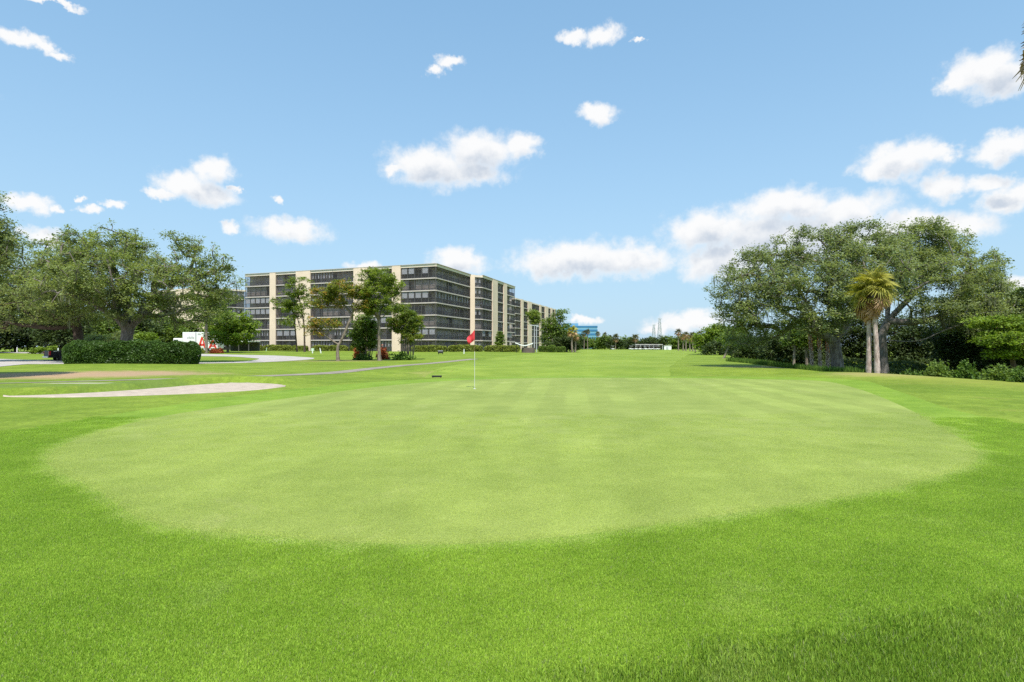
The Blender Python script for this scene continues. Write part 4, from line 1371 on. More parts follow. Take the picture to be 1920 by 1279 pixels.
# low planting at the foot of the facade follows the building, see below
for i, (px, py, rx_, hh, D, mat, lab) in enumerate((
        (377, 664, 6, 0.8, 98, 'low_hedge_leaf', 'small tan flowering bush at the foot of the slender tree'), (402, 662, 8, 0.65, 98, 'red_leaf', 'orange red flowering bush beside the box truck'), (413, 662, 5, 0.75, 99, 'red_leaf', 'rust coloured bush next to the orange red one'),
        (718, 652, 11, 1.3, 70, 'red_leaf', 'salmon red leaved bush between the lawn island stems'), (672, 650, 8, 1.4, 70, 'red_leaf', 'rusty red leaved plant at the edge of the dark bush'),
        (755, 668, 20, 0.75, 66, 'weed', 'low ferny ground plant under the screw pine'), (680, 668, 16, 0.6, 66, 'weed', 'low green ground plant under the dark bush'),
        (1512, 678, 30, 0.55, 50, 'weed', 'bright green tall grass tuft before the shaggy palm trunks'), (1605, 690, 30, 0.9, 42, 'weed', 'green weeds between the oak trunk and the palms'),
        (1712, 692, 26, 0.75, 33, 'weed', 'bushy green weeds on top of the bank by the palms'), (1760, 696, 24, 0.9, 30, 'mid_leaf', 'dark weeds growing down the bank'), (1812, 700, 14, 0.85, 28, 'weed', 'upright leafy weed clump on the bank'),
        (1860, 712, 34, 0.6, 25.5, 'mid_leaf', 'rounded green shrub low on the bank'), (1925, 716, 34, 0.6, 24.0, 'weed', 'pale green shrub spreading at the frame edge of the bank'))):
    r = np.random.default_rng(300 + i)
    x = wx(px, D)
    if D < 34:
        x = max(x, 21.4)
    gz = H(x, D)
    R = rx_ / F * D
    root = empty('low_bush' if D > 40 else 'bank_shrub', (x, D, gz), lab, 'bush')
    n = int(700 if D > 60 else 2600)
    u = r.normal(0, 1, (n, 3))
    u /= np.linalg.norm(u, axis=1, keepdims=True)
    k = r.uniform(0.3, 1, (n, 1)) ** 0.5
    lob = 1 + 0.28 * np.sin(5 * np.arctan2(u[:, 1], u[:, 0]) + i) + 0.2 * np.sin(9 * u[:, 2] + 7 * u[:, 0])
    P = u * k * lob[:, None] * np.array([R, max(R * 0.7, 0.5), hh])
    P[:, 2] = np.abs(P[:, 2]) + 0.02
    V, Fq = leaf_cards(P, 0.16 if D < 60 else 0.3, 0.07 if D < 60 else 0.13, r, 0.1)
    link('foliage', mesh_arrays('foliage', V, Fq, tint=np.repeat(r.uniform(0, 1, n), 4)), M[mat], root)
    m = MB()
    for q in range(7):
        a = q * 0.9
        m.bar((0, 0, -0.05), (math.cos(a) * R * 0.5, math.sin(a) * R * 0.35, hh * 0.6), 0.015)
    m.build('stems', M['bark_dark'], root)
# weedy fringe along the bank and below the oaks
r = np.random.default_rng(77)
n = 26000
yy = r.uniform(20, 60, n)
cx_ = 20.6 + 0.9 * np.sin(yy * 0.13)
xx = cx_ + np.abs(r.normal(0, 1, n)) * 2.4 + 0.35
ok = ~((np.abs(xx - wx(1637, 34)) < 1.6) & (yy < 34.5))
xx, yy = xx[ok], yy[ok]
P = np.c_[xx, yy, hgt(xx, yy) + r.uniform(0.02, 0.26, len(xx))]
V, Fq = leaf_cards(P, 0.34, 0.045, r, 0.0, hang=True)
tag(link('bank_weeds', mesh_arrays('bank_weeds', V, Fq, tint=np.repeat(r.uniform(0, 1, len(xx)), 4)), M['weed']), 'long unmown grass and weeds along the top of the bank', 'weeds', kind='stuff')

# ------------------------------------------------------------------ buildings
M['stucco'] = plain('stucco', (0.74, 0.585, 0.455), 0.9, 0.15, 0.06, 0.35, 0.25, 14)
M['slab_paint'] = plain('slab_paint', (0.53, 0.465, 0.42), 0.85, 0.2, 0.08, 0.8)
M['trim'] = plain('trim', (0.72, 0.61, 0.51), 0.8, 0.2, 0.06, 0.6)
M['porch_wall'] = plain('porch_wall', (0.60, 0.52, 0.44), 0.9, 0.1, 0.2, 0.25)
M['frame_bronze'] = plain('frame_bronze', (0.085, 0.08, 0.078), 0.5, 0.4, 0.1, 2)
M['curtain'] = plain('curtain', (0.78, 0.76, 0.74), 0.9, 0.1, 0.12, 2.5)
M['grey_drape'] = plain('grey_drape', (0.70, 0.67, 0.64), 0.9, 0.1, 0.2, 2.5)
M['roofing'] = plain('roofing', (0.42, 0.40, 0.38), 0.9, 0.1, 0.2, 0.3)
M['dark_glass'] = plain('dark_glass', (0.02, 0.022, 0.026), 0.08, 0.6, 0.2, 0.5)
M['white_paint'] = plain('white_paint', (0.80, 0.80, 0.79), 0.5, 0.4, 0.04, 1.2)
M['black_paint'] = plain('black_paint', (0.012, 0.012, 0.014), 0.45, 0.35, 0.2, 1.5)
M['black_plastic'] = plain('black_plastic', (0.015, 0.015, 0.016), 0.55, 0.4, 0.3, 6)
M['rubber'] = plain('rubber', (0.02, 0.02, 0.02), 0.85, 0.2, 0.2, 8)
M['chrome'] = plain('chrome', (0.62, 0.63, 0.65), 0.2, 0.5, 0.05, 3, metal=1.0)
M['red_paint'] = plain('red_paint', (0.66, 0.045, 0.03), 0.5, 0.4, 0.06, 2)
M['tail_lamp'] = plain('tail_lamp', (0.50, 0.015, 0.02), 0.2, 0.5, 0.1, 8)
M['grey_ink'] = plain('grey_ink', (0.30, 0.31, 0.35), 0.6, 0.3, 0.1, 4)
M['brown_wall'] = plain('brown_wall', (0.135, 0.105, 0.09), 0.85, 0.2, 0.15, 1.2)
M['flag_cloth'] = plain('flag_cloth', (0.58, 0.05, 0.06), 0.75, 0.2, 0.08, 8)
M['pole_white'] = plain('pole_white', (0.60, 0.60, 0.52), 0.4, 0.4, 0.04, 5)
M['pole_dark'] = plain('pole_dark', (0.16, 0.10, 0.055), 0.5, 0.4, 0.1, 5)
M['steel'] = plain('steel', (0.42, 0.43, 0.45), 0.5, 0.4, 0.1, 1)
M['tower_steel'] = plain('tower_steel', (0.50, 0.52, 0.55), 0.6, 0.4, 0.08, 0.3)
M['stake_green'] = plain('stake_green', (0.45, 0.62, 0.40), 0.6, 0.3, 0.05, 3)


def screen_mat():
    m, nt, out = new_mat('insect_screen')
    b = nn(nt, 'ShaderNodeBsdfPrincipled')
    b.inputs['Base Color'].default_value = (0.105, 0.098, 0.095, 1)
    b.inputs['Roughness'].default_value = 0.7
    b.inputs['Specular IOR Level'].default_value = 0.15
    t = nn(nt, 'ShaderNodeBsdfTransparent')
    t.inputs[0].default_value = (0.92, 0.92, 0.95, 1)
    mx = nn(nt, 'ShaderNodeMixShader')
    mx.inputs[0].default_value = 0.20
    ln(nt, t.outputs[0], mx.inputs[1])
    ln(nt, b.outputs[0], mx.inputs[2])
    ln(nt, mx.outputs[0], out.inputs[0])
    return m


M['screen'] = screen_mat()
rb = random.Random(77)
SLABS = [3.1 + 2.78 * k for k in range(6)]
ROOF0, ROOF1, BASE = 19.62, 20.15, 0.40


def s_at(px, A, d):
    k = (px - 960) / F
    return (k * A[1] - A[0]) / (d[0] - k * d[1])


def unit(A, B):
    v = np.array(B, float) - np.array(A, float)
    return v / np.linalg.norm(v)


def facade(root, A, B, sign, items, detail=True, blinds=None, inset=1.7, corner=False):
    """items: ('fin', px0, px1) or ('bay', px0, px1, panes) along A -> B; parts are children of root"""
    d = unit(A, B)
    n = np.array([d[1], -d[0]]) * sign
    L = np.linalg.norm(np.array(B) - np.array(A))
    off = -np.array(root.location)

    def put(name, mb, mat, bevel=0):
        return mb.build(name, mat, root, bevel=bevel, loc=tuple(off))
    for it in items:
        s0 = np.clip(s_at(it[1], A, d), 0, L) if it[1] is not None else 0.0
        s1 = np.clip(s_at(it[2], A, d), 0, L) if it[2] is not None else L
        s0, s1 = sorted((float(s0), float(s1)))
        if it[0] == 'fin':
            put('wall_fin', MB().obox(A, d, n, s0, s1, -inset, 0.30, BASE - 0.3, ROOF1 + 0.05), M['stucco'])
            continue
        k = it[3]
        # roof band over the bay
        put('roof_band', MB().obox(A, d, n, s0, s1, -inset, 0.14, ROOF0, ROOF1), M['trim'])
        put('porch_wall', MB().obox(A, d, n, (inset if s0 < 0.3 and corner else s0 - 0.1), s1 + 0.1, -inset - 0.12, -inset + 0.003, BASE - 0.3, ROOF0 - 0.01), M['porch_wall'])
        for z in SLABS:
            put('floor_slab', MB().obox(A, d, n, s0 + 0.002, s1 - 0.002, -inset + 0.01, 0.16, z - 0.12, z + 0.12), M['slab_paint'])
        w = (s1 - s0) / k
        zc = [(BASE + 0.1, SLABS[0] - 0.12)] + [(SLABS[i] + 0.12, (SLABS + [ROOF0 + 0.12])[i + 1] - 0.12) for i in range(6)]
        hgt_ = zc[1][1] - zc[1][0]
        # one pane, one frame and one rail mesh shared by the floors of the bay
        c0 = np.array(A) + d * (s0 + w / 2)
        pane = MB().obox((0, 0), d, n, -w / 2 + 0.02, w / 2 - 0.02, -0.012, 0.012, 0, hgt_).mesh('screen_pane')
        pane.materials.append(M['screen'])
        fr = MB()
        for j in range(k + 1):
            fr.obox((0, 0), d, n, max(0, j * w - 0.065), min(s1 - s0, j * w + 0.065), -0.05, 0.045, 0, hgt_)
        fr.obox((0, 0), d, n, 0.04, s1 - s0 - 0.04, -0.04, 0.035, hgt_ - 0.07, hgt_ - 0.001)
        fr.obox((0, 0), d, n, 0.04, s1 - s0 - 0.04, -0.04, 0.035, 0.001, 0.07)
        fr.obox((0, 0), d, n, 0.04, s1 - s0 - 0.04, -0.04, 0.034, 1.0, 1.07)
        frame = fr.mesh('screen_frame')
        frame.materials.append(M['frame_bronze'])
        rl = MB()
        m = max(3, int((s1 - s0) / (0.16 if detail else 0.4)))
        for j in range(m):
            q = (j + 0.5) / m * (s1 - s0)
            rl.obox((0, 0), d, n, q - 0.014, q + 0.014, -0.16, -0.13, 0.06, 1.0)
        rl.obox((0, 0), d, n, 0.0, s1 - s0, -0.17, -0.12, 1.0, 1.06)
        rail = rl.mesh('railing')
        rail.materials.append(M['frame_bronze'])
        nd = max(1, min(5, int((s1 - s0) / 1.3)))
        dw = (s1 - s0) / nd
        win = MB().obox((0, 0), d, n, -dw * 0.44, dw * 0.44, 0.0, 0.05, 0.05, 2.1).mesh('window')
        bcache = {}
        for f, (z0, z1) in enumerate(zc):
            sc = (z1 - z0) / hgt_
            p = np.array(A) + d * s0
            for nm, me in (('screen_frame', frame),) + ((('railing', rail),) if f else ()):
                o = link(nm, me, None, root, (p[0] + off[0], p[1] + off[1], z0 + off[2]))
                o.scale = (1, 1, sc)
            for j in range(k):
                q = c0 + d * (w * j)
                o = link('screen_pane', pane, None, root, (q[0] + off[0], q[1] + off[1], z0 + off[2]))
                o.scale = (1, 1, sc)
            mode = (blinds or {}).get((it[1], f))
            style = rb.choice([0, 0, 1, 2])
            for j in range(nd):
                kind = rb.choice(['dark_glass', 'dark_glass', 'grey_drape', 'curtain', None]) if style else rb.choice(['dark_glass', 'grey_drape', None, 'dark_glass'])
                if mode == 'white' or kind is None:
                    continue
                if corner and s0 < 0.3 and dw * (j + 0.5) < inset + dw * 0.45:
                    continue
                q = np.array(A) + d * (s0 + dw * (j + 0.5)) + n * (-inset + 0.02)
                me = win if not win.materials or win.materials[0] == M[kind] else None
                if not win.materials:
                    win.materials.append(M[kind])
                if me is None:
                    me = bpy.data.meshes.get('window_%s_%d' % (kind, id(win)))
                    if me is None:
                        me = win.copy()
                        me.name = 'window_%s_%d' % (kind, id(win))
                        me.materials[0] = M[kind]
                link('window', me, None, root, (q[0] + off[0], q[1] + off[1], z0 + off[2]))
            if mode is None:
                mode = rb.choice([None, 'strips', 'strips', 'tan', 'tan', 'white'] if detail and f else [None, None, 'strips'])
                if mode == 'white' and rb.random() < 0.5:
                    mode = 'part'
            for j in range(k):
                if mode is None or (mode == 'part' and rb.random() < 0.45) or (mode == 'tan' and rb.random() < 0.35):
                    continue
                q = np.array(A) + d * (s0 + w * (j + 0.5))
                key = 'tan' if mode == 'tan' else ('grey' if mode == 'strips' else 'white')
                if key not in bcache:
                    if key == 'tan':
                        bm_ = MB().obox((0, 0), d, n, -w * 0.48, w * 0.48, -0.55, -0.50, 0.02, hgt_ - 0.02).mesh('added_panel')  # added tan panel, set ahead of the porch wall to lighten dark interiors
                        bm_.materials.append(M['porch_wall'])
                    elif key == 'grey':
                        bm_ = MB()
                        for t_ in (-0.3, 0.22):
                            bm_.obox((0, 0), d, n, w * (t_ - 0.11), w * (t_ + 0.11), -0.30, -0.25, 1.08, hgt_ - 0.1)
                        bm_ = bm_.mesh('drape')
                        bm_.materials.append(M['grey_drape'])
                    else:
                        bm_ = MB().obox((0, 0), d, n, -w * 0.38, w * 0.38, -0.06, -0.03, 1.10, hgt_ - 0.12).mesh('window_blind')
                        bm_.materials.append(M['curtain'])
                    bcache[key] = bm_
                o = link({'tan': 'added_panel', 'grey': 'drape', 'white': 'window_blind'}[key], bcache[key], None, root, (q[0] + off[0], q[1] + off[1], z0 + off[2]))
                o.scale = (1, 1, sc)


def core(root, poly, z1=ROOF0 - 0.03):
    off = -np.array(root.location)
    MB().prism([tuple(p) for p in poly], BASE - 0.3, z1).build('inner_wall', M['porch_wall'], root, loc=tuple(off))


# main seven storey block
Cc, Lc = (-17.16, 132.0), (-68.9, 151.6)
Fe, G0, Gc, Ee = (-10.9, 152.1), (-9.75, 152.6), (-7.83, 153.6), (0.83, 183.5)
apt = empty('apartment_building', (Cc[0], Cc[1], BASE), 'seven storey beige apartment block with dark screened porches across the lawn', 'building')
bl = {(460, 4): 'white', (460, 3): 'white', (817, 1): 'white', (752, 5): None}
facade(apt, Cc, Lc, -1, [('bay', 752, 816.6, 5), ('fin', 736, 752), ('bay', 690, 736, 4), ('fin', 664, 690), ('bay', 624.5, 664, 4), ('bay', 583, 624, 4), ('fin', 556, 583), ('bay', 518, 556, 3), ('fin', 507, 518), ('bay', 460, 507, 5)], True, bl, corner=True)
facade(apt, Cc, Fe, 1, [('bay', 817.4, 881, 6)], True, bl, corner=True)
facade(apt, Fe, G0, 1, [('fin', None, None)], True)
facade(apt, G0, Gc, 1, [('bay', None, None, 1)], True, inset=1.0)
facade(apt, Gc, Ee, 1, [('bay', 904, 922, 3), ('fin', 922, 931.5), ('bay', 931.5, 943, 2), ('fin', 943, 949), ('bay', 949, 965, 3)], True)
dl, dr = unit(Cc, Lc), unit(Cc, Fe)
nl, nr = np.array([-dl[1], dl[0]]), np.array([dr[1], -dr[0]])
inn = lambda p, a, b: np.array(p) - nl * a - nr * b
core(apt, [inn(Lc, 1.75, 0), inn(Cc, 1.75, 1.75), inn(Fe, 0, 1.75), inn(G0, -0.5, 2.2), inn(Gc, -1.2, 1.75), inn(Ee, 0, 1.75), np.array(Ee) - nr * 14, np.array(Fe) - nr * 18 + dr * 4, np.array(Lc) - nl * 17])
MB().prism([tuple(Lc), tuple(Cc), tuple(Fe), tuple(G0), tuple(Gc), tuple(Ee), tuple(np.array(Ee) - nr * 14), tuple(np.array(Fe) - nr * 18 + dr * 4), tuple(np.array(Lc) - nl * 17)], ROOF0 + 0.3, ROOF1 - 0.05).build('roof', M['roofing'], apt, loc=tuple(-np.array(apt.location)))
# parapet coping
cp = MB()
for a, b in ((Lc, Cc), (Cc, Fe), (Gc, Ee)):
    dd = unit(a, b)
    nnv = np.array([dd[1], -dd[0]])
    cp.obox(a, dd, nnv, 0, np.linalg.norm(np.array(b) - np.array(a)), -0.1, 0.34, ROOF1 + 0.055, ROOF1 + 0.16)
cp.build('parapet_coping', M['slab_paint'], apt, loc=tuple(-np.array(apt.location)))
# second block further down the fairway
B0, B1 = (1.42, 223.6), (21.5, 292.0)
apt2 = empty('apartment_building', (B0[0], B0[1], BASE), 'second beige apartment block half hidden beyond the nearer block', 'building')
facade(apt2, B0, B1, 1, [('bay', 966.5, 976, 2), ('fin', 976, 980.5), ('bay', 980.5, 989, 2), ('fin', 989, 996), ('bay', 996, 1003, 2), ('bay', 1003.3, 1011, 2), ('fin', 1011, 1014), ('bay', 1014, 1021, 2), ('fin', 1021, 1027), ('bay', 1027, 1032, 1), ('fin', 1032, 1035), ('bay', 1035, 1039, 1), ('fin', 1039, 1041)], False)
d2 = unit(B0, B1)
n2 = np.array([d2[1], -d2[0]])
core(apt2, [np.array(B0) - n2 * 1.75, np.array(B1) - n2 * 1.75, np.array(B1) - n2 * 16, np.array(B0) - n2 * 16])
MB().prism([tuple(np.array(B0)), tuple(np.array(B1)), tuple(np.array(B1) - n2 * 16), tuple(np.array(B0) - n2 * 16)], ROOF0 + 0.3, ROOF1 - 0.05).build('roof', M['roofing'], apt2, loc=tuple(-np.array(apt2.location)))
# third block seen through the left oak
D0, D1, D2 = (-95.5, 184.0), (-87.4, 193.0), (-120.0, 196.0)
apt3 = empty('apartment_building', (D0[0], D0[1], BASE), 'pale apartment block glimpsed through the left hand oak boughs', 'building')
facade(apt3, D0, D1, 1, [('bay', None, None, 4)], False)
facade(apt3, D0, D2, -1, [('fin', 331, 388), ('bay', 300, 330, 3), ('fin', 270, 300)], False)
d3, n3 = unit(D0, D1), None
core(apt3, [(-95.8, 186.4), (-89.6, 193.4), (-104, 212), (-122, 200)])

# low hedges in front of the blocks
for i, (p0, p1, Y0, Y1, hh) in enumerate(((444, 492, 147.5, 146.5, 1.35), (495, 546, 146, 144.5, 1.35), (548, 576, 144, 143, 1.2), (586, 652, 141.5, 139.5, 1.3), (658, 674, 138.5, 138, 1.2), (772, 838, 128.5, 128.3, 1.35), (840, 905, 128.3, 128.3, 1.4), (908, 974, 128.5, 130, 1.35))):
    hedge('low_hedge', ['yellow green low hedge along the foot of the apartment facade', 'yellow green low hedge before the apartment corner porches'][p0 > 700], (wx(p0, Y0), Y0), (wx(p1, Y1), Y1), 1.5, hh, 'low_hedge_leaf', 2600, 0.34, 40 + i, 'low hedges before the apartment block' if p0 < 700 else 'low hedges before the corner porches', core=True)
for i, (px, D, w_, hh) in enumerate(((1018, 138, 16, 1.3), (1034, 136, 14, 1.6), (1052, 140, 16, 1.3))):
    hedge('low_hedge', 'rounded grey green shrub bed by the pair of pale palms', (wx(px - w_ / 2, D), D), (wx(px + w_ / 2, D), D), 1.8, hh, 'mid_leaf', 1500, 0.36, 60 + i, 'shrub bed by the pale palms', plan=2.2)

# ------------------------------------------------------------------ far things
Yb = 430
bx0, bx1 = wx(1052, Yb), wx(1120, Yb)
M['blue_glass'] = plain('blue_glass', (0.035, 0.17, 0.34), 0.15, 0.6, 0.1, 0.1)
M['blue_band'] = plain('blue_band', (0.16, 0.35, 0.49), 0.35, 0.5, 0.06, 0.1)
blue = empty('office_building', (bx0, Yb, 0), 'blue glass office building with pale bands beyond the trees', 'building')
zt = wz(611, Yb)
for i in range(6):
    z0, z1 = zt * i / 6, zt * (i + 1) / 6
    MB().box(0, bx1 - bx0, 0, 22, z0, z0 + (z1 - z0) * 0.55).build('window_band', M['blue_band'], blue)
    MB().box(-0.15, bx1 - bx0 + 0.15, -0.15, 22.1, z0 + (z1 - z0) * 0.55 + 0.003, z1 - 0.003).build('spandrel_band', M['blue_glass'], blue)
MB().box(2, 13, 4, 16, zt + 0.003, zt + 2.0).build('roof_plant', M['blue_band'], blue)


def lattice(label, px, Y, py_top, w):
    x = wx(px, Y)
    root = empty('transmission_tower', (x, Y, 0), label, 'tower')
    h = wz(py_top, Y)
    m, nlev = MB(), 11
    pt = lambda i, sx, sy: (sx * w * (1 - 0.78 * i / nlev), sy * w * (1 - 0.78 * i / nlev), h * i / nlev)
    for i in range(nlev):
        for sx, sy, ex, ey in ((-1, -1, 1, -1), (1, -1, 1, 1), (1, 1, -1, 1), (-1, 1, -1, -1)):
            m.bar(pt(i, sx, sy), pt(i + 1, sx, sy), 0.15)
            m.bar(pt(i, sx, sy), pt(i + 1, ex, ey), 0.10)
            m.bar(pt(i + 1, sx, sy), pt(i, ex, ey), 0.10)
            m.bar(pt(i + 1, sx, sy), pt(i + 1, ex, ey), 0.10)
    m.build('lattice_mast', M['tower_steel'], root)
    for f in (0.98, 0.82, 0.66):
        a = MB()
        a.bar((-w * 0.8, 0, h * f), (w * 0.8, 0, h * f), 0.14)
        a.bar((-w * 0.8, 0, h * f), (0, 0, h * f + 1.2), 0.1)
        a.bar((w * 0.8, 0, h * f), (0, 0, h * f + 1.2), 0.1)
        a.build('cross_arm', M['tower_steel'], root)


lattice('shorter lattice transmission tower on the far skyline', 1226, 640, 609, 2.7)
lattice('taller lattice transmission tower on the far skyline', 1237, 640, 597, 3.0)

# golf cart shelter with carts
Ys = 285
sx0 = wx(1192, Ys)
sh = empty('cart_shelter', (sx0, Ys, 0), 'long low golf cart shelter with flat roof at the fairway end', 'shelter')
wid = wx(1262, Ys) - sx0
hr = wz(645.5, Ys)
MB().box(-0.3, wid * 0.72, -0.5, 8, hr - 0.35, hr).build('roof', M['roofing'], sh)
for i in range(7):
    MB().box(i * wid * 0.118, i * wid * 0.118 + 0.25, -0.2, 0.05, -0.05, hr - 0.352).build('post', M['steel'], sh)
MB().box(0, wid * 0.7, 7.6, 7.8, 0, hr - 0.353).build('back_wall', M['brown_wall'], sh)
MB().box(wid * 0.75, wid * 0.94, -1, 7.5, -0.05, hr - 0.7).build('white_shed', M['white_paint'], sh)
MB().box(wid * 0.80, wid * 0.86, -1.06, -1.003, 0, hr - 1.3).build('door', M['steel'], sh)
MB().box(wid * 0.735, wid * 0.955, -1.2, 7.7, hr - 0.698, hr - 0.5).build('shed_roof', M['roofing'], sh)


def golf_cart(x, y, rz, first=[None]):
    lab = 'white golf cart with canopy parked under the far shelter'
    if first[0] is None:
        root = empty('golf_cart', (x, y, 0), lab, 'golf cart', 'golf carts at the far shelter', rz)
        MB().box(-1.2, 1.2, -0.6, 0.6, 0.25, 0.6).box(-1.2, -0.5, -0.58, 0.58, 0.603, 0.8).build('body', M['white_paint'], root, bevel=0.06)
        MB().box(-1.0, 0.7, -0.6, 0.6, 1.78, 1.86).build('canopy', M['white_paint'], root, bevel=0.03)
        MB().box(-0.4, 0.15, -0.55, 0.55, 0.75, 0.9).box(-0.5, -0.38, -0.55, 0.55, 0.9, 1.3).build('seat', M['brown_wall'], root)
        for sx in (-0.9, 0.6):
            for sy in (-0.55, 0.55):
                MB().bar((sx, sy, 0.6), (sx, sy, 1.78), 0.03).build('canopy_post', M['black_plastic'], root)
        for sx in (-0.8, 0.8):
            for sy in (-0.55, 0.55):
                MB().tube([(sx, sy - 0.1, 0.24), (sx, sy + 0.1, 0.24)], [0.24, 0.24], 10).build('wheel', M['rubber'], root)
        first[0] = root
        return root
    r0 = first[0]
    c = r0.copy()
    COL.objects.link(c)
    c.location = (x, y, 0)
    c.rotation_euler = (0, 0, rz)
    for ch in [o for o in COL.objects if o.parent == r0]:
        k = ch.copy()
        COL.objects.link(k)
        k.parent = c
    return c


for i, px in enumerate((1184, 1195, 1202, 1208, 1216, 1222, 1229, 1236, 1150)):
    gc = golf_cart(wx(px, Ys - 2.5), Ys - 2.5 + (i % 3) * 1.2, 0.4 + i * 0.55)
    gc['label'] = {1184: 'white golf cart standing just outside the far shelter', 1150: 'lone white golf cart out by the far tree belt'}.get(px, 'white golf cart with canopy parked under the far shelter')

# carport beside the truck, curved roof shelter, lamp posts
Yc_ = 128
cpt = empty('carport', (wx(408, Yc_), Yc_, H(wx(408, Yc_), Yc_)), 'dark open carport with a thin white roof edge beside the box truck', 'carport')
cw = wx(466, Yc_) - wx(408, Yc_)
MB().box(0, cw, 0, 6, 2.0, 2.22).build('roof', M['white_paint'], cpt)
for i in range(4):
    MB().box(i * (cw - 0.2) / 3, i * (cw - 0.2) / 3 + 0.16, 0.3, 0.46, -0.1, 1.998).build('post', M['frame_bronze'], cpt)
MB().box(0.05, cw - 0.05, 5.7, 5.9, -0.1, 1.997).build('back_wall', M['frame_bronze'], cpt)
Yg = 122
gx0 = wx(966, Yg)
gt = empty('curved_roof_shelter', (gx0, Yg, H(gx0, Yg)), 'small brown shelter under a sagging white curved roof', 'shelter')
rf = MB()
for i in range(12):
    a, b = i / 12, (i + 1) / 12
    za, zb = [2.0 - 0.5 * math.sin(math.pi * t) ** 1.3 + 0.12 * (1 - t) for t in (a, b)]
    rf.add([(a * 3.7, 0, za), (b * 3.7, 0, zb), (b * 3.7, 2.6, zb), (a * 3.7, 2.6, za), (a * 3.7, 0, za - 0.2), (b * 3.7, 0, zb - 0.2), (b * 3.7, 2.6, zb - 0.2), (a * 3.7, 2.6, za - 0.2)],
           [(0, 1, 2, 3), (7, 6, 5, 4), (0, 4, 5, 1), (3, 2, 6, 7)])
rf.build('curved_roof', M['white_paint'], gt)
wl = MB()
for i in range(8):
    a, b = math.pi * i / 8, math.pi * (i + 1) / 8
    p = lambda t, R: (2.75 - R * math.cos(t), 1.2 - R * 0.9 * math.sin(t))
    wl.prism([p(a, 1.4), p(b, 1.4), p(b, 1.25), p(a, 1.25)], -0.3, 1.0)
wl.build('curved_wall', M['brown_wall'], gt)
for x in (0.3, 1.6, 3.3):
    MB().bar((x, 1.4, -0.2), (x, 1.4, 1.7), 0.06, 8).build('post', M['brown_wall'], gt)
for i, (px, py, Y, lab) in enumerate(((1002, 610, 126, 'grey double arm lamp post before the second block'), (1006, 612, 131, 'plain grey lamp post just behind the double arm one'))):
    x = wx(px, Y)
    lp = empty('lamp_post', (x, Y, H(x, Y)), lab, 'lamp post')
    h = wz(py, Y) - H(x, Y)
    MB().tube([(0, 0, -0.1), (0, 0, h)], [0.10, 0.07], 8).build('pole', M['steel'], lp)
    MB().box(-0.9 if i == 0 else -0.1, 0.5 if i else 0.9, -0.12, 0.12, h - 0.1, h + 0.06).build('lamp_head', M['steel'], lp)

# ------------------------------------------------------------------ vehicles
Yt = 113
tx = wx(342, Yt)
tk = empty('box_truck', (tx, Yt, H(tx, Yt)), 'white box truck with red letter A graphics behind the clipped hedge', 'truck')
tw_ = wx(408, Yt) - tx
MB().box(0, tw_, 0, 2.4, 0.62, 3.75).build('cargo_box', M['white_paint'], tk, bevel=0.05)
MB().box(-1.9, -0.08, 0.1, 2.3, 0.5, 2.6).build('cab', M['white_paint'], tk, bevel=0.12)
MB().box(-1.7, -0.9, 0.06, 0.097, 1.5, 2.3).build('cab_window', M['dark_glass'], tk)
MB().box(0, tw_, 0.1, 2.3, 0.42, 0.618).build('chassis', M['black_plastic'], tk)
for xx_ in (-1.1, 4.2, 5.4):
    for yy_ in (0.15, 2.25):
        w_ = MB().tube([(xx_, yy_ - 0.14, 0.45), (xx_, yy_ + 0.14, 0.45)], [0.45, 0.45], 16).build('wheel', M['rubber'], tk)
        MB().tube([(xx_, yy_ - 0.16, 0.45), (xx_, yy_ + 0.16, 0.45)], [0.2, 0.2], 12).build('rim', M['steel'], w_)
MB().box(2.52, 2.68, -0.03, -0.004, 0.65, 3.70).build('panel_seam', M['grey_ink'], tk)
MB().box(tw_ * 0.625, tw_ * 0.66, -0.03, -0.004, 0.65, 3.70).build('panel_seam', M['grey_ink'], tk)


def letter_a(x, z, w, h):
    m = MB()
    def pl(pts):
        k = len(pts)
        m.add([(x + p[0] * w, -0.035, z + p[1] * h) for p in pts] + [(x + p[0] * w, -0.006, z + p[1] * h) for p in pts],
              [tuple(range(k))[::-1], tuple(range(k, 2 * k))] + [(i, (i + 1) % k, k + (i + 1) % k, k + i) for i in range(k)])
    pl([(0, 0), (0.26, 0), (0.56, 0.78), (0.5, 1.0), (0.42, 1.0)])
    pl([(0.5, 1.0), (0.58, 1.0), (1.0, 0), (0.74, 0), (0.565, 0.75)])
    pl([(0.23, 0.18), (0.77, 0.18), (0.70, 0.36), (0.31, 0.36)])
    return m


letter_a(3.0, 0.75, 1.55, 2.15).build('letter_a', M['red_paint'], tk)
letter_a(tw_ - 1.75, 0.7, 1.6, 1.5).build('letter_a', M['red_paint'], tk)
for (x0, n_, z_, s_) in ((0.95, 5, 2.55, 0.28), (tw_ - 1.55, 5, 2.6, 0.22), (3.0, 3, 3.25, 0.2)):
    m = MB()
    for i in range(n_):
        m.box(x0 + i * s_, x0 + i * s_ + s_ * 0.55, -0.034, -0.006, z_, z_ + s_ * (0.8 + 0.5 * (i % 2)))
    m.build('small_print', M['grey_ink'], tk)

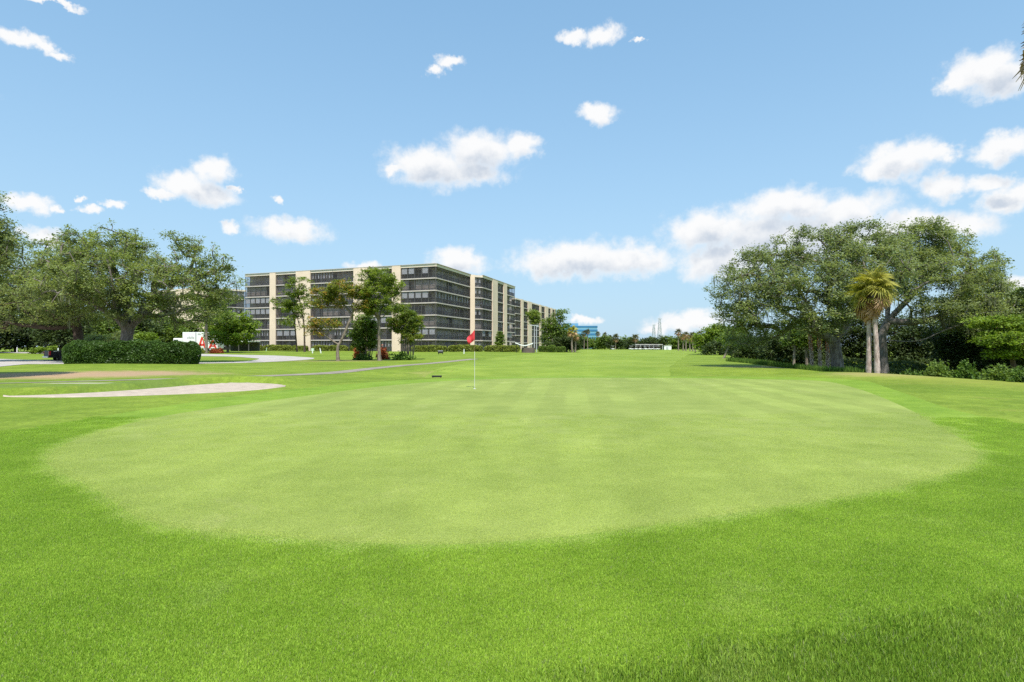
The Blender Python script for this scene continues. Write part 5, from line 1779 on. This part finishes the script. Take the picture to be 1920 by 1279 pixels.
# black pickup parked behind the end of the hedge
PX, PY = wx(93, 64), 64
pk = empty('pickup_truck', (PX, PY, H(PX, PY) - 0.1), 'black pickup truck with red tail lamp half hidden by the clipped hedge', 'truck', rz=math.radians(52))
MB().box(-0.2, 2.1, -0.95, 0.95, 0.45, 0.75).box(-0.2, 2.1, -0.95, -0.87, 0.752, 1.22).box(-0.2, 2.1, 0.87, 0.95, 0.752, 1.22).build('bed', M['black_paint'], pk, bevel=0.03)
MB().box(-0.28, -0.203, -0.93, 0.93, 0.5, 1.2).build('tailgate', M['black_paint'], pk, bevel=0.02)
cab = MB()
prof = [(2.13, 0.45), (5.3, 0.45), (5.3, 1.0), (4.1, 1.15), (3.55, 1.78), (2.35, 1.8), (2.13, 1.2)]
k = len(prof)
cab.add([(x, -0.95, z) for x, z in prof] + [(x, 0.95, z) for x, z in prof], [tuple(range(k)), tuple(range(k, 2 * k))[::-1]] + [(i, (i + 1) % k, k + (i + 1) % k, k + i) for i in range(k)])
cab.build('cab', M['black_paint'], pk, bevel=0.05)
MB().box(2.5, 3.5, -0.975, -0.953, 1.22, 1.68).build('side_window', M['dark_glass'], pk)
MB().box(-0.30, -0.12, -0.975, -0.80, 0.72, 1.16).build('tail_lamp', M['tail_lamp'], pk, bevel=0.02)
MB().box(-0.30, -0.12, 0.80, 0.975, 0.72, 1.16).build('tail_lamp', M['tail_lamp'], pk, bevel=0.02)
MB().box(-0.42, -0.285, -0.95, 0.95, 0.42, 0.6).build('bumper', M['chrome'], pk, bevel=0.03)
MB().box(0.1, 2.05, -0.975, -0.953, 1.10, 1.19).build('side_trim', M['chrome'], pk)
for xx_ in (0.9, 4.4):
    for yy_ in (-0.85, 0.85):
        w_ = MB().tube([(xx_, yy_ - 0.13, 0.38), (xx_, yy_ + 0.13, 0.38)], [0.38, 0.38], 18).build('wheel', M['rubber'], pk)
        MB().tube([(xx_, yy_ - 0.14, 0.38), (xx_, yy_ + 0.14, 0.38)], [0.2, 0.2], 12).build('rim', M['chrome'], w_)

# ------------------------------------------------------------------ flagstick and small course furniture
Yf = 21.05
fx = wx(890, Yf)
fz = H(fx, Yf) + 0.011
fs = empty('flagstick', (fx, Yf, fz), 'white golf flagstick with a drooping red flag on the putting green', 'flagstick')
zt = wz(618, Yf) - fz
MB().tube([(0, 0, -0.12), (0, 0, 1.34)], [0.0095, 0.009], 10).build('pole', M['pole_white'], fs)
MB().tube([(0, 0, 1.342), (0, 0, zt)], [0.009, 0.008], 10).build('upper_pole', M['pole_dark'], fs)
MB().tube([(0, 0, 0.80), (0, 0, 1.02)], [0.0105, 0.0105], 10).build('grip_band', M['steel'], fs)
MB().tube([(0, 0, -0.1), (0, 0, 0.006)], [0.054, 0.054], 20).build('cup', M['white_paint'], fs)
# flag: hoist along the pole, fly end hanging down and folded to the left
nu, nv = 22, 14
V = []
for iu in range(nu + 1):
    u = iu / nu
    for iv in range(nv + 1):
        v = iv / nv
        hoist = np.array([0.0, 0.0, zt - 0.01 - 0.34 * v])
        fold = math.sin(u * 7.0 + v * 1.6)
        drop = 0.34 * u ** 0.85
        out_ = -(0.30 * u ** 0.9) * (1 - 0.15 * v)
        V.append(hoist + np.array([out_ + 0.055 * math.sin(u * 3.1) * (v) + 0.03 * fold * u, -0.05 * fold * (0.4 + u) + 0.05 * math.sin(v * 5 + u * 3) * u, -drop * (1 - 0.45 * v) + 0.015 * math.cos(v * 6) * u]))
    # keep the hoist edge on the pole
V = np.array(V)
iu = (np.arange(nu)[:, None] * (nv + 1) + np.arange(nv)[None, :]).ravel()
fm = mesh_arrays('flag', V, np.stack([iu, iu + 1, iu + nv + 2, iu + nv + 1], 1), True)
fo = link('flag', fm, M['flag_cloth'], fs)
sm = fo.modifiers.new('thickness', 'SOLIDIFY')
sm.thickness = 0.003


def stake(name, label, px, py_base, hpx, Y, lean, mat, cap=None):
    x = wx(px, Y)
    z = H(x, Y)
    root = empty(name, (x, Y, z), label, 'marker')
    h = hpx / F * Y
    MB().tube([(0, 0, -0.1), (lean * 0.5, 0, h * 0.5), (lean, 0, h)], [0.09, 0.085, 0.07], 8).build('post', M[mat], root)
    if cap:
        MB().box(lean - 0.28, lean + 0.28, -0.05, 0.05, h * 0.45, h).build('sign_plate', M[cap], root, bevel=0.03)
    else:
        MB().tube([(lean, 0, h), (lean, 0, h + 0.06)], [0.10, 0.04], 8).build('cap', M['white_paint'], root)
    return root


stake('marker_post', 'pale green sign plate on a short stake at the lawn edge', 586, 665, 9, 104, 0.0, 'white_paint', 'stake_green')
stake('marker_post', 'white stake leaning beside the pale green sign plate', 602, 665, 9, 104, -0.2, 'white_paint')
stake('marker_post', 'tiny pale stake on the lawn near the low hedge', 499, 661, 6, 128, 0.12, 'stake_green')
stake('marker_post', 'white cone topped stake on the lawn before the corner porches', 870, 667, 8, 100, 0.0, 'white_paint')
stake('marker_post', 'white bollard under the trees beyond the driveway', 32, 657, 9, 104, 0.0, 'white_paint')
stake('marker_post', 'white capped post between the oak trunk and the hedge end', 109, 655, 11, 92, 0.0, 'white_paint')
stake('marker_post', 'tall white post rising behind the clipped hedge', 297, 655, 28, 92, 0.0, 'white_paint')
bxx, byy = wx(826, 98), 98
bb = empty('equipment_box', (bxx, byy, H(bxx, byy)), 'small black box on legs with a grey lid out on the lawn', 'box')
MB().box(-0.42, 0.42, -0.25, 0.25, 0.18, 0.5).build('box_body', M['black_plastic'], bb, bevel=0.02)
MB().box(-0.40, 0.40, -0.24, 0.24, 0.503, 0.60).build('lid', M['steel'], bb, bevel=0.02)
for sx in (-0.35, 0.35):
    for sy in (-0.2, 0.2):
        MB().bar((sx, sy, -0.05), (sx, sy, 0.178), 0.035).build('leg', M['black_plastic'], bb)
Yk = 30.6
kx = wx(819, Yk)
kb = empty('edging_bar', (kx, Yk, H(kx, Yk)), 'low black bar lying on the grass behind the green', 'bar', rz=0.12)
MB().box(-0.26, 0.26, -0.04, 0.04, 0.03, 0.12).build('bar', M['black_plastic'], kb, bevel=0.01)
for sx in (-0.2, 0.2):
    MB().bar((sx, 0, -0.03), (sx, 0, 0.028), 0.02).build('foot', M['black_plastic'], kb)

# undergrowth under the oaks, dark leaf colour also stands in for missing shade
r = np.random.default_rng(91)
n = 42000
xx = r.uniform(21.5, 60, n)
yy = r.uniform(37.5, 66, n)
keep = (xx - 21.5) > (40 - yy) * 0.6
keep &= xx / yy > 0.50
xx, yy = xx[keep], yy[keep]
lift = 0.28 + 0.25 * np.sin(xx * 0.9) * np.sin(yy * 0.7 + 1)
P = np.c_[xx, yy, hgt(xx, yy) + r.uniform(0.02, 1, len(xx)) ** 0.7 * np.maximum(lift, 0.1) * 1.5]
V, Fq = leaf_cards(P, 0.34, 0.14, r, 0.1)
tag(link('undergrowth', mesh_arrays('undergrowth', V, Fq, tint=np.repeat(r.uniform(0, 1, len(xx)), 4)), M['dark_leaf']), 'low dark leafy undergrowth on the ground below the oaks', 'undergrowth', kind='stuff')
